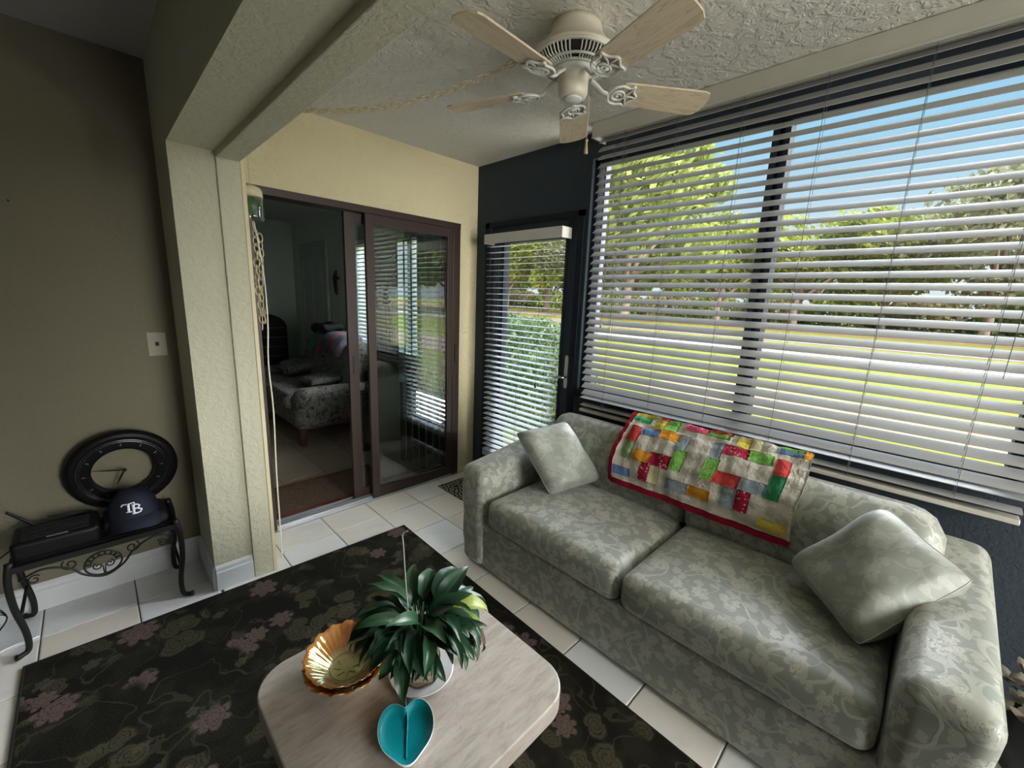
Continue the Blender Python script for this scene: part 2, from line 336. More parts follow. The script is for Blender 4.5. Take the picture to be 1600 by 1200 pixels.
# ------------------------------------------------------------------ mesh helpers
class MB:
    def __init__(s): s.v = []; s.f = []; s.uv = None
    def add(s, vs, fs):
        k = len(s.v); s.v += [tuple(p) for p in vs]; s.f += [tuple(i+k for i in q) for q in fs]; return s
    def box(s, x0, x1, y0, y1, z0, z1, mtx=None):
        vs = [Vector((x, y, z)) for x in (x0, x1) for y in (y0, y1) for z in (z0, z1)]
        if mtx is not None: vs = [mtx @ p for p in vs]
        return s.add(vs, [(0, 1, 3, 2), (4, 6, 7, 5), (0, 4, 5, 1), (2, 3, 7, 6), (0, 2, 6, 4), (1, 5, 7, 3)])
    def grid(s, P, nu, nv, closed_u=False, closed_v=False):
        k = len(s.v); s.v += [tuple(p) for p in P]
        for i in range(nu if closed_u else nu-1):
            for j in range(nv if closed_v else nv-1):
                a = i*nv+j; b = ((i+1) % nu)*nv+j; c = ((i+1) % nu)*nv+(j+1) % nv; d = i*nv+(j+1) % nv
                s.f.append((a+k, b+k, c+k, d+k))
        return s
    def lathe(s, prof, n=32, cx=0, cy=0, cz=0, mod=None):
        P = []
        for i in range(n):
            a = 2*PI*i/n
            for j, (r, z) in enumerate(prof):
                rr = r*(mod(a, j) if mod else 1); P.append((cx+rr*math.cos(a), cy+rr*math.sin(a), cz+z))
        return s.grid(P, n, len(prof), closed_u=True)
    def tube(s, pts, r, n=8, closed=False, caps=True, flat=None):
        pts = [Vector(p) for p in pts]; N = len(pts); k = len(s.v)
        rs = r if isinstance(r, (list, tuple)) else [r]*N
        up = None
        for i, p in enumerate(pts):
            a = pts[(i-1) % N] if (closed or i > 0) else p; b = pts[(i+1) % N] if (closed or i < N-1) else p
            t = (b-a).normalized() if (b-a).length > 1e-9 else Vector((0, 0, 1))
            if up is None:
                up = Vector((0, 0, 1)) if abs(t.z) < .9 else Vector((1, 0, 0))
            x = t.cross(up)
            if x.length < 1e-6: x = t.orthogonal()
            x.normalize(); y = x.cross(t).normalized(); up = y
            for q in range(n):
                an = 2*PI*q/n; s.v.append(tuple(p + x*math.cos(an)*rs[i] + y*math.sin(an)*rs[i]*(flat or 1)))
        for i in range(N if closed else N-1):
            for q in range(n):
                a = i*n+q; b = i*n+(q+1) % n; c = ((i+1) % N)*n+(q+1) % n; d = ((i+1) % N)*n+q
                s.f.append((a+k, b+k, c+k, d+k))
        if caps and not closed:
            s.f.append(tuple(k+q for q in range(n))[::-1]); s.f.append(tuple(k+(N-1)*n+q for q in range(n)))
        return s
    def prism(s, poly, z0, z1, mtx=None):
        n = len(poly); vs = [Vector((x, y, z0)) for x, y in poly] + [Vector((x, y, z1)) for x, y in poly]
        if mtx is not None: vs = [mtx @ p for p in vs]
        return s.add(vs, [tuple(range(n))[::-1], tuple(range(n, 2*n))] + [(i, (i+1) % n, n+(i+1) % n, n+i) for i in range(n)])
    def mesh(s, name, m, smooth=False, uvbox=False, bevel=0):
        me = bpy.data.meshes.new(name); me.from_pydata(s.v, [], s.f); me.update()
        if m is not None: me.materials.append(m)
        if smooth: me.polygons.foreach_set('use_smooth', [True]*len(me.polygons))
        if s.uv is not None:
            l = me.uv_layers.new(name='UVMap')
            l.data.foreach_set('uv', [float(c) for lp in me.loops for c in s.uv[lp.vertex_index]])
        elif uvbox:
            l = me.uv_layers.new(name='UVMap'); uv = []
            for p in me.polygons:
                n = p.normal; ax = max(range(3), key=lambda i: abs(n[i])*(1.0, 1.0, 1.15)[i])
                for vi in p.vertices:
                    c = me.vertices[vi].co
                    uv += [(c.y, c.z+.9), (c.x+1.3, c.z+.4), (c.y, c.x)][ax]
            l.data.foreach_set('uv', [float(c) for c in uv])
        me.update(); return me
    def build(s, name, m, parent=None, smooth=False, uvbox=False, bevel=0, angle=None):
        o = bpy.data.objects.new(name, s.mesh(name, m, smooth, uvbox)); C.objects.link(o)
        if parent is not None: o.parent = parent
        if bevel:
            b = o.modifiers.new('bevel', 'BEVEL'); b.width = bevel; b.segments = 2; b.limit_method = 'ANGLE'
        return o

def rbox(cx, cy, cz, w, d, h, r, n=10, fn=None, nz=None):
    """rounded box mesh builder; fn deforms each point (normalised coords -1..1 given too)"""
    mb = MB(); hs = (w/2, d/2, h/2); idx = {}
    def lin(k, half):   # denser near the rounded edge
        return [(-half + 2*half*i/k) for i in range(k+1)]
    ns = (n, n, nz or n)
    for ax in range(3):
        a1, a2 = (ax+1) % 3, (ax+2) % 3
        for sg in (-1, 1):
            def samp(a):
                hh = hs[a]; rr = min(r, hh*.98); k = ns[a]
                e = [-hh + rr*(1-math.cos(PI/2*i/4)) if False else -hh + rr*(i/4) for i in range(5)]
                m_ = [-(hh-rr) + 2*(hh-rr)*i/k for i in range(1, k)]
                return e + m_ + [-x for x in e[::-1]]
            A, B = samp(a1), samp(a2); P = []
            for x in A:
                for y in B:
                    p = [0, 0, 0]; p[ax] = sg*hs[ax]; p[a1] = x; p[a2] = y
                    core = [max(-(hs[i]-min(r, hs[i]*.98)), min(hs[i]-min(r, hs[i]*.98), p[i])) for i in range(3)]
                    dv = Vector([p[i]-core[i] for i in range(3)])
                    if dv.length > 1e-9:
                        dv = dv.normalized()*min(r, 99); 
                        dv = Vector([dv[i]*min(r, hs[i]*.98)/r for i in range(3)])
                    q = Vector(core)+dv
                    P.append(q)
            k0 = len(mb.v); key = []
            for q in P:
                kk = (round(q.x, 5), round(q.y, 5), round(q.z, 5))
                if kk not in idx: idx[kk] = len(mb.v); mb.v.append(tuple(q))
                key.append(idx[kk])
            nb = len(B)
            for i in range(len(A)-1):
                for j in range(nb-1):
                    qd = [key[i*nb+j], key[(i+1)*nb+j], key[(i+1)*nb+j+1], key[i*nb+j+1]]
                    if sg < 0: qd = qd[::-1]
                    qq = []
                    for v_ in qd:
                        if v_ not in qq: qq.append(v_)
                    if len(qq) >= 3: mb.f.append(tuple(qq))
    out = []
    for p in mb.v:
        q = Vector(p)
        if fn: q = fn(q, [max(-1, min(1, p[i]/hs[i])) for i in range(3)])
        out.append((q[0]+cx, q[1]+cy, q[2]+cz))
    mb.v = out
    return mb

def thing(name, label, cat, loc=(0, 0, 0), rz=0, group=None):
    o = bpy.data.objects.new(name, None); C.objects.link(o); o.location = loc; o.rotation_euler = (0, 0, rz)
    o.empty_display_size = .05; o['label'] = label; o['category'] = cat
    if group: o['group'] = group
    return o
def tag(o, label, cat, group=None):
    o['label'] = label; o['category'] = cat
    if group: o['group'] = group
    return o
def struct(o, label=None, cat=None):
    o['kind'] = 'structure'
    if label: o['label'] = label
    if cat: o['category'] = cat
    return o
def inst(me, name, parent, loc=(0, 0, 0), rot=(0, 0, 0), scale=(1, 1, 1)):
    o = bpy.data.objects.new(name, me); C.objects.link(o); o.parent = parent
    o.location = loc; o.rotation_euler = rot; o.scale = scale; return o
def smoothpath(pts, n=6):
    """catmull-rom through points"""
    P = [Vector(p) for p in pts]; P = [P[0]*2-P[1]] + P + [P[-1]*2-P[-2]]; out = []
    for i in range(1, len(P)-2):
        for k in range(n):
            t = k/n; a, b, c, d = P[i-1:i+3]
            out.append(.5*((2*b)+(c-a)*t+(2*a-5*b+4*c-d)*t*t+(3*b-a-3*c+d)*t**3))
    out.append(P[-2]); return out
def spiral(cx, cz, r0, r1, a0, turns, n=18):
    return [(cx+(r0+(r1-r0)*i/n)*math.cos(a0+turns*2*PI*i/n), 0, cz+(r0+(r1-r0)*i/n)*math.sin(a0+turns*2*PI*i/n)) for i in range(n+1)]

XW, YW, ZC = 2.218, 2.655, 2.44
YB = -3.0
# ------------------------------------------------------------------ ROOM SHELL
def boxes(name, m, L, bevel=0):
    mb = MB()
    for b in L: mb.box(*b)
    return mb.build(name, m, bevel=bevel)
struct(boxes('wall_right', M_['wall_navy'], [
    (XW, XW+.14, YB, YW, 2.30, ZC), (XW, XW+.14, 2.50, YW, 0, 2.30), (XW, XW+.14, 1.60, 1.672, 0, 2.30), (XW, XW+.14, 1.672, 2.50, 1.985, 2.30),
    (XW, XW+.14, -.29, 1.60, 0, .905), (XW, XW+.14, -.75, -.29, 0, 2.30), (XW, XW+.14, -1.75, -.75, 0, .3), (XW, XW+.14, YB, -1.75, 0, 2.30)]),
    'dark navy painted exterior wall around the window and patio door')
struct(boxes('wall_back', M_['wall_yellow'], [(.42, .635, YW, YW+.145, 0, ZC), (2.054, XW, YW, YW+.145, 0, ZC), (.635, 2.054, YW, YW+.145, 2.006, ZC)]),
    'pale yellow textured wall around the sliding door')
struct(boxes('wall_left', M_['wall_shaded'], [(-4.0, .42, YW, YW+.145, 0, ZC)]), 'cream living room wall behind the iron bench, shade put into its colour')
struct(boxes('trim_1', M_['wall_cream'], [(.287, .448, 2.284, YW, 0, ZC), (.287, .448, YB, 2.284, 2.035, ZC), (.287, .448, YB, -2.6, 0, 2.035)]),
    'cream stub wall and header of the wide opening between the rooms')
struct(boxes('trim_2', M_['wall_cream'], [(.448, .537, 2.270, YW, 0, ZC), (.448, .537, YB, 2.270, 2.010, ZC), (.448, .537, YB, -2.6, 0, 2.010)], bevel=.004),
    'inner cream casing set forward on the opening')
struct(boxes('trim_3', mat('casing_lit_edge', (.72, .64, .42), .6), [(.537, .553, 2.268, 2.30, 0, 2.06)]), 'edge strip along the casing, window light put into its pale yellow')  # casing chamfer lit by the window, put in as a paler strip
struct(boxes('ceiling', M_['ceiling'], [(.42, XW+.14, YB, YW, ZC, ZC+.15)]), 'textured white lanai ceiling')
struct(boxes('ceiling', M_['ceil_plain'], [(-4.0, .42, YB, YW, ZC, ZC+.15)]), 'dim living room ceiling')
struct(boxes('wall_front', M_['wall_cream'], [(-4.0, .60, YB-.14, YB, 0, ZC), (2.1, XW+.14, YB-.14, YB, 0, ZC), (.60, 2.1, YB-.14, YB, 0, .3), (.60, 2.1, YB-.14, YB, 2.3, ZC)]))
struct(boxes('wall_far_left', M_['wall_shaded'], [(-4.14, -4.0, YB-.14, YW+.14, 0, ZC)]))
# bedroom shell
BY = 6.90
struct(boxes('wall_bedroom_right', M_['wall_bed'], [(XW, XW+.14, YW, 3.50, 0, ZC), (XW, XW+.14, 4.89, BY, 0, ZC), (XW, XW+.14, 3.50, 4.89, 0, .86), (XW, XW+.14, 3.50, 4.89, 2.02, ZC)]))
struct(boxes('wall_bedroom_far', M_['wall_bed'], [(-1.6, XW+.14, BY, BY+.14, 0, ZC)]))
struct(boxes('wall_bedroom_left', M_['wall_bed'], [(-1.74, -1.6, YW+.145, BY, 0, ZC)]))
struct(boxes('ceiling', M_['ceil_plain'], [(-1.74, XW+.14, YW, BY+.14, ZC, ZC+.15)]), 'dim bedroom ceiling')
struct(boxes('wall_bedroom_near', M_['wall_bed'], [(-1.6, .42, YW+.146, YW+.16, 0, ZC)]))

# floor: grout bed and single tiles
fl = struct(boxes('floor', M_['grout'], [(-4.0, XW+.14, YB, BY+.14, -.15, -.006)]), 'glazed ceramic tile floor with dark grout')
def tile_mesh(w, d, m):
    b = .004; g = .0025
    x, y = w/2-g, d/2-g
    mb = MB(); mb.add([(-x, -y, -.006), (x, -y, -.006), (x, y, -.006), (-x, y, -.006), (-x, -y, -.0015), (x, -y, -.0015), (x, y, -.0015), (-x, y, -.0015),
        (-x+b, -y+b, 0), (x-b, -y+b, 0), (x-b, y-b, 0), (-x+b, y-b, 0)],
        [(8, 9, 10, 11)] + [(i, (i+1) % 4, 4+(i+1) % 4, 4+i) for i in range(4)] + [(4+i, 4+(i+1) % 4, 8+(i+1) % 4, 8+i) for i in range(4)])
    return mb.mesh('tile', m)
TP = .3072
def tiles(x0, x1, y0, y1, px, py, ox, oy, m):
    cache = {}
    i0, i1 = math.floor((x0-ox)/px), math.ceil((x1-ox)/px); j0, j1 = math.floor((y0-oy)/py), math.ceil((y1-oy)/py)
    for i in range(i0, i1):
        for j in range(j0, j1):
            a, b = max(x0, ox+i*px), min(x1, ox+(i+1)*px); c, d = max(y0, oy+j*py), min(y1, oy+(j+1)*py)
            if b-a < .02 or d-c < .02: continue
            k = (round(b-a, 3), round(d-c, 3))
            if k not in cache: cache[k] = tile_mesh(b-a, d-c, m)
            inst(cache[k], 'tile', fl, ((a+b)/2, (c+d)/2, 0))
tiles(.30, XW, -.6, YW, TP, TP, 0, 2.416, M_['tile'])
tiles(-.95, .30, .9, YW, TP, TP, 0, 2.416, M_['tile'])
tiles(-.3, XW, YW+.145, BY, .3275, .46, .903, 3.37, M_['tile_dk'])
# baseboards
def baseboard(name, pts_box, horiz='x'):
    x0, x1, y0, y1 = pts_box; mb = MB()
    if horiz == 'x':   # wall face at y1, board toward -y
        prof = [(y1, 0), (y0, 0), (y0, .095), (y0+.004, .100), (y0+.004, .118), (y1-.003, .13), (y1, .13)]
        P = [(x, p, z) for x in (x0, x1) for p, z in prof]
    else:
        prof = [(x1, 0), (x0, 0), (x0, .095), (x0+.004, .100), (x0+.004, .118), (x1-.003, .13), (x1, .13)]
        P = [(p, y, z) for y in (y1, y0) for p, z in prof]
    n = len(prof)
    mb.add(P, [(i, n+i, n+(i+1) % n, (i+1) % n) for i in range(n)] + [tuple(range(n)), tuple(range(2*n-1, n-1, -1))])
    return struct(mb.build(name, M_['trim']))
baseboard('baseboard_left', (-4.0, .287, YW-.014, YW))
baseboard('baseboard_jamb', (.287, .446, 2.270, 2.284))
baseboard('baseboard_stub', (.273, .287, 2.284, YW-.014), 'y')

# ------------------------------------------------------------------ SLIDING DOOR
d1 = thing('door_1', 'dark bronze sliding glass door standing half open to the bedroom', 'sliding door', (.635, YW, 0)); struct(d1)
def loc(mb, root):    # shift builder verts from world to root-local
    L = root.location; mb.v = [(p[0]-L.x, p[1]-L.y, p[2]-L.z) for p in mb.v]; return mb
def wpart(name, m, root, L, **k):
    mb = MB()
    for b in L: mb.box(*b)
    return loc(mb, root).build(name, m, root, **k)
wpart('frame', M_['bronze'], d1, [(.635, .665, YW+.0, YW+.12, 0, 2.006), (1.99, 2.054, YW+.0, YW+.12, 0, 2.006), (.635, 2.054, YW-.004, YW+.12, 1.965, 2.006)], bevel=.002)
wpart('sill_track', M_['alum'], d1, [(.635, 2.054, YW+.0, YW+.135, 0, .012), (.635, 2.054, YW+.02, YW+.026, .012, .028), (.635, 2.054, YW+.055, YW+.061, .012, .028), (.635, 2.054, YW+.095, YW+.101, .012, .028)])
def panel(x0, x1, y, name, label, handle=True):
    sw = .055 if 'fixed' in name else .068
    p = wpart(name, M_['bronze'], d1, [(x0, x0+sw, y-.014, y+.014, .014, 1.965), (x1-.05, x1, y-.014, y+.014, .014, 1.965), (x0+sw, x1-.05, y-.013, y+.013, 1.90, 1.964), (x0+sw, x1-.05, y-.013, y+.013, .014, .085)], bevel=.0015)
    p['label'] = label
    g = MB().box(x0+sw, x1-.05, y-.0025, y+.0025, .085, 1.90); loc(g, d1).build('glass_pane', M_['glass_slider'], p)
    if handle:
        h = wpart('pull_handle', M_['dark'], p, [(x0+.026, x0+.036, y-.0165, y-.013, .93, 1.05)]); h.parent = p
        h.data.transform(Matrix.Translation(-d1.location)) if False else None
    return p
# children of a panel sit at the same local origin as the door root
def wpart_child(name, m, par, L):
    mb = MB()
    for b in L: mb.box(*b)
    return loc(mb, d1).build(name, m, par)
def panel2(x0, x1, y, name, label):
    p = panel(x0, x1, y, name, label, False)
    wpart_child('pull_handle', M_['dark'], p, [(x0+.024, x0+.034, y-.0165, y-.0135, .93, 1.05)])
    return p
panel(1.298, 1.99, YW+.018, 'fixed_panel', 'fixed glass panel nearest the lanai', False)
panel2(1.183, 1.99, YW+.072, 'sliding_panel', 'slid-back glass panel behind the fixed one')
wpart('lock_plate', M_['blackiron'], d1, [(2.005, 2.012, YW-.006, YW+.001, .95, 1.10)])

# vertical blinds stacked behind the glass (bedroom side)
vb = thing('vertical_blind', 'sage white vertical blind gathered behind the slider glass', 'blind', (1.70, 2.88, 0))
mbh = MB().box(1.30, 2.10, 2.86, 2.90, 2.01, 2.05); loc(mbh, vb).build('head_rail', M_['valance'], vb)
mv = mat('vertical_vane_vinyl', (.72, .76, .68), .5)
vm_ = MB()
vp = [( -.045+.09*i/6, .006*math.sin(PI*i/6)) for i in range(7)]
vm_.prism(vp + [(x, y-.0012) for x, y in vp[::-1]], .03, 2.01); vane_me = vm_.mesh('vane', mv)
xs = [1.44+.014*i for i in range(15)] + [1.70, 1.76, 1.82, 1.89, 1.96, 2.03]
for i, x in enumerate(xs):
    inst(vane_me, 'vane', vb, (x-1.70, 0, 0), (0, 0, math.radians(78+rnd.uniform(-8, 8)) if i < 15 else math.radians(65)))

# ------------------------------------------------------------------ BIG WINDOW
w1 = thing('window_1', 'large dark framed double window behind the sofa', 'window', (XW+.05, .6, .82)); struct(w1)
wy0, wy1 = -.29, 1.60
wpart('window_frame', M_['navyframe'], w1, [(XW+.03, XW+.10, wy0, wy0+.03, .905, 2.30), (XW+.03, XW+.10, wy1-.03, wy1, .905, 2.30), (XW+.03, XW+.10, wy0, wy1, 2.275, 2.30), (XW+.03, XW+.10, wy0, wy1, .905, .925)])
wpart('mullion', M_['navyframe'], w1, [(XW+.02, XW+.10, .585, .608, .925, 2.275), (XW+.045, XW+.10, .608, .628, .925, 2.275), (XW+.02, XW+.10, .628, .655, .925, 2.275)])
wpart('lit_edge_strip', M_['frame_lit'], w1, [(XW+.055, XW+.10, 1.538, 1.552, .925, 2.275)])
for a, b in ((wy0+.03, .585), (.655, wy1-.047)): wpart('glass_pane', M_['glass'], w1, [(XW+.07, XW+.075, a, b, .925, 2.275)])
wpart('sill', M_['navyframe'], w1, [(XW-.012, XW+.02, wy0-.01, wy1+.01, .86, .905)])
w2 = thing('fill_window_side', 'unseen second lanai window nearer the viewer, added to let fill light in', 'window', (XW+.05, -1.25, .3)); struct(w2)  # unseen window, added and sized to admit fill light from the side
wpart('window_frame', M_['navyframe'], w2, [(XW+.03, XW+.10, -1.75, -1.72, .3, 2.30), (XW+.03, XW+.10, -.78, -.75, .3, 2.30), (XW+.03, XW+.10, -1.75, -.75, 2.27, 2.30), (XW+.03, XW+.10, -1.75, -.75, .3, .33)])
wpart('glass_pane', M_['glass'], w2, [(XW+.07, XW+.075, -1.72, -.78, .33, 2.27)])

w4 = thing('fill_window_end', 'unseen end window of the lanai behind the viewer, added for fill light', 'window', (1.35, YB-.05, .3)); struct(w4)  # unseen opening added so the end fill sun reaches the room
wpart('window_frame', M_['navyframe'], w4, [(.60, .63, YB-.1, YB-.03, .3, 2.3), (2.07, 2.1, YB-.1, YB-.03, .3, 2.3), (.60, 2.1, YB-.1, YB-.03, 2.27, 2.3), (.60, 2.1, YB-.1, YB-.03, .3, .33)])
wpart('glass_pane', M_['glass'], w4, [(.63, 2.07, YB-.07, YB-.065, .33, 2.27)])

# horizontal blinds
def slat_mesh(L, w=.05, m=None, holes=()):
    mb = MB(); n = 4; P = []
    top = [(-w/2+w*i/n, .0018*(1-(2*i/n-1)**2)) for i in range(n+1)]
    prof = top + [(x, z-.0028) for x, z in top[::-1]]
    k = len(prof)
    mb.add([(x, y, z) for y in (-L/2, L/2) for x, z in prof], [(i, (i+1) % k, k+(i+1) % k, k+i) for i in range(k)] + [tuple(range(k))[::-1], tuple(range(k, 2*k))])
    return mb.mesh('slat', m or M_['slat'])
def blind(name, label, xc, y0, y1, ztop, zbot, pitch, tilt, ladders, valance, m, mv, zslat0, last_flat=0, stack=0, cat='blind', loose=()):
    b = thing(name, label, cat, (xc, (y0+y1)/2, zbot)); L = y1-y0
    me = slat_mesh(L, .05, m); z = zslat0; zs = []
    zlow = zbot+.03+stack*.006 if not loose else zbot+.118
    while z > zlow: zs.append(z); z -= pitch
    zs += [zbot+q for q in loose]
    for i, z in enumerate(zs):
        t = tilt(z) if i < len(zs)-last_flat else math.radians(9)
        # positive tilt drops the room-side (-x) edge
        inst(me, 'slat', b, (0, rnd.uniform(-.002, .002), z-zbot), (0, -t, rnd.uniform(-.001, .001)))
    for s in range(stack): inst(me, 'slat', b, (0, rnd.uniform(-.004, .004), .028+s*.0075), (0, math.radians(rnd.uniform(-1, 1)), 0))
    MB().box(-.026, .026, -L/2, L/2, 0, .019).build('bottom_rail', mv, b, bevel=.003)
    for y in ladders:
        lb = MB()
        for dx in (-.022, .022): lb.tube([(dx, y-b.location.y, .01), (dx, y-b.location.y, ztop-zbot)], .0008, 5)
        lb.tube([(0, y-b.location.y+.004, .01), (0, y-b.location.y+.004, ztop-zbot)], .0008, 5)
        lb.build('ladder_cord', M_['cord'], b)
    MB().box(-.02, .03, -L/2+.005, L/2-.005, ztop-zbot-.045, ztop-zbot).build('head_rail', mv, b)
    return b
TL = lambda z: math.radians(31 + max(0, (z-1.55))/.75*10)
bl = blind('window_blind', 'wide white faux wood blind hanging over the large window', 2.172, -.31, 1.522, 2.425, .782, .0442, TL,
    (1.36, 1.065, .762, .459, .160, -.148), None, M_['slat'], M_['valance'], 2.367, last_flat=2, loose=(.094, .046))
# valance with returned ends
va = MB(); va.box(2.088, 2.100, -.36, 1.528, 2.360, ZC-.002); va.box(2.10, XW, 1.516, 1.528, 2.360, ZC-.002); va.box(2.10, XW, -.36, -.348, 2.360, ZC-.002)
va.box(2.084, 2.088, -.36, 1.528, 2.360, 2.367)
loc(va, bl).build('valance', M_['valance'], bl, bevel=.002)
tc_ = MB()
for y, zz in ((1.403, 1.35), (1.341, 1.33)): tc_.tube([(2.140, y, 2.40), (2.138, y+.002, 1.9), (2.139, y, zz)], .0011, 5)
loc(tc_, bl).build('tilt_cord', M_['cord'], bl)
for y, zz in ((1.403, 1.35), (1.341, 1.33)):
    tz = MB().lathe([(.0, .03), (.004, .028), (.006, .0), (.0, -.001)], 8, 2.139, y, zz-.03); loc(tz, bl).build('tassel', M_['woodfob'], bl, smooth=True)
lc = MB().tube(smoothpath([(2.139, -.188, 2.40), (2.137, -.19, 1.8), (2.139, -.185, 1.27)]), .0012, 5); loc(lc, bl).build('lift_cord', M_['cord'], bl)

# ------------------------------------------------------------------ PATIO DOOR
d2 = thing('door_2', 'navy patio door with a full glass lite', 'door', (XW+.03, 2.09, 0)); struct(d2)
wpart('door_slab', M_['wall_navy'], d2, [(XW+.012, XW+.055, 1.676, 1.765, .01, 1.98), (XW+.012, XW+.055, 2.36, 2.496, .01, 1.98), (XW+.012, XW+.055, 1.765, 2.36, 1.87, 1.98), (XW+.012, XW+.055, 1.765, 2.36, .01, .25)], bevel=.003)
wpart('lite_frame', M_['navyframe'], d2, [(XW+.004, XW+.06, 1.755, 1.772, .24, 1.885), (XW+.004, XW+.06, 2.345, 2.362, .24, 1.885), (XW+.004, XW+.06, 1.755, 2.362, 1.868, 1.885), (XW+.004, XW+.06, 1.755, 2.362, .24, .257)])
wpart('glass_pane', M_['glass'], d2, [(XW+.03, XW+.035, 1.772, 2.345, .257, 1.868)])
hp = MB(); hp.prism([(.016*math.cos(a), (.088 if math.sin(a) > 0 else -.088) + .016*math.sin(a)*1.6) for a in [2*PI*i/16 for i in range(16)]], 0, .006,
    Matrix.Translation((XW+.008, 1.702, 1.0)) @ Matrix(((0, 0, -1, 0), (1, 0, 0, 0), (0, 1, 0, 0), (0, 0, 0, 1))))
loc(hp, d2).build('handle_plate', M_['silver'], d2, bevel=.001)
lv = MB().tube(smoothpath([(XW+.004, 1.702, .965), (XW-.035, 1.702, .965), (XW-.042, 1.73, .967), (XW-.040, 1.77, .958), (XW-.040, 1.81, .966)]), [.008]*6+[.0075]*6+[.007]*6+[.006]*7, 10)
loc(lv, d2).build('lever_handle', M_['silver'], d2, smooth=True)
struct(boxes('trim_4', M_['navyframe'], [(XW-.012, XW, 1.628, 1.672, 0, 2.02), (XW-.012, XW, 2.50, 2.54, 0, 2.02), (XW-.012, XW, 1.628, 2.54, 1.985, 2.02)]), 'navy casing around the patio door')
db = blind('door_blind', 'narrow white blind mounted on the patio door glass', 2.165, 1.745, 2.445, 1.915, .215, .0425, lambda z: math.radians(3 + (1.9-z)*1.5),
    (1.83, 2.09, 2.36), None, M_['slat_door'], M_['slat_door'], 1.84, stack=2)
va = MB(); va.box(2.118, 2.128, 1.722, 2.455, 1.855, 1.922); va.box(2.128, XW-.002, 1.722, 1.732, 1.855, 1.922); va.box(2.128, XW-.002, 2.445, 2.455, 1.855, 1.922)
va.box(2.128, XW-.002, 1.732, 2.445, 1.914, 1.922)
loc(va, db).build('valance', mat('door_valance_white', (.62, .60, .56), .5), db, bevel=.002)
wd = MB().tube([(2.132, 1.895, 1.85), (2.132, 1.893, .90)], .0012, 5); loc(wd, db).build('tilt_cord', M_['cord'], db)
wd = MB().lathe([(0, .035), (.005, .03), (.008, 0), (0, -.001)], 8, 2.132, 1.893, .868); loc(wd, db).build('tassel', M_['dark'], db)

# ------------------------------------------------------------------ SOFA
sofa = thing('sofa', 'sage green damask two-cushion sofa below the large window', 'sofa', (1.34, .715, 0))
SX, SY = 1.34, .715
def sp(mb, name, m=None, smooth=True, parent=None, **k):
    o = loc(mb, sofa).build(name, m or M_['sofa'], parent or sofa, smooth, uvbox=True, **k); return o
sp(rbox(1.76, .715, .15, .80, 1.66, .26, .02, 6), 'base')
def cush(fx):
    return fx
def seatfn(q, n):
    x, y, z = q
    puff = (1-abs(n[0])**4)*(1-abs(n[1])**4)
    if n[2] > 0: z += .022*puff*n[2]
    z += .006*math.sin(q.x*9+q.y*3)*puff*max(0, n[2])
    x -= .010*(1-n[1]**4)*max(0, -n[0])*(1-abs(n[2])**2)
    return (x, y, z)
for yc in (.318, 1.112): sp(rbox(1.665, yc, .352, .63, .785, .155, .045, 12, seatfn, 4), 'seat_cushion')
# arms: profile along x with rising top
def armfn(side):
    def fn(q, n):
        x, y, z = q
        k = max(0, (n[0]+1)/2); top = .115*k**1.1
        zz = z*(1+0) + (top if n[2] > 0 else top*(n[2]+1)/2 if n[2] > -1 else 0)
        zz = z + top*max(0, (n[2]+1)/2)
        flare = .012*side*(n[2])*(1 if n[1]*side > 0 else .2)
        crown = .010*(1-n[1]**2)*max(0, n[2])
        return (x + .004*math.sin(q.z*30+q.y*20), y+flare, zz+crown)
    return fn
for yc, sd in ((1.612, 1), (-.172, -1)):
    a = sp(rbox(1.752, yc, .295, .825, .183, .54, .045, 10, armfn(sd)), 'arm')
BP = [(1.925, .42), (1.908, .50), (1.908, .60), (1.928, .69), (1.972, .755), (2.03, .785), (2.09, .778), (2.122, .74), (2.13, .64), (2.13, .42)]
def back_cushion(ya, yb, taperR=0, taperL=0):
    P = []; pr = smoothpath([(x, 0, z) for x, z in BP], 4); n = 26; cx, cz = 2.02, .58
    for i in range(n+1):
        t = i/n; y = ya+(yb-ya)*t
        e0 = min(1, t*(yb-ya)/(.07+taperR)); e1 = min(1, (1-t)*(yb-ya)/(.07+taperL))
        s = (1-(1-e0)**2.4)**.5*(1-(1-e1)**2.4)**.5
        s = .55+.45*s if 0 < i < n else .45
        for p in pr: P.append((cx+(p.x-cx)*s, y, cz-.16+(p.z-cz+.16)*(.6+.4*s) if i in (0, n) else cz-.16+(p.z-cz+.16)*(.72+.28*((s-.55)/.45))))
    mb = MB().grid(P, n+1, len(pr)); k = len(pr)
    mb.f.append(tuple(range(k))); mb.f.append(tuple(range(n*k, (n+1)*k))[::-1]); mb.f.append(tuple([j*k for j in range(n, -1, -1)]+[j*k+k-1 for j in range(n+1)]))
    return mb
sp(back_cushion(-.150, .722, .05), 'back_cushion'); sp(back_cushion(.708, 1.60, 0, .02), 'back_cushion')
sp(rbox(2.12, .715, .36, .06, 1.60, .60, .02, 6), 'back_frame')
for x in (1.42, 2.08):
    for y in (-.2, 1.63): loc(MB().lathe([(0, .022), (.028, .022), (.024, 0), (0, 0)], 12, x, y, 0), sofa).build('foot', M_['dark'], sofa)

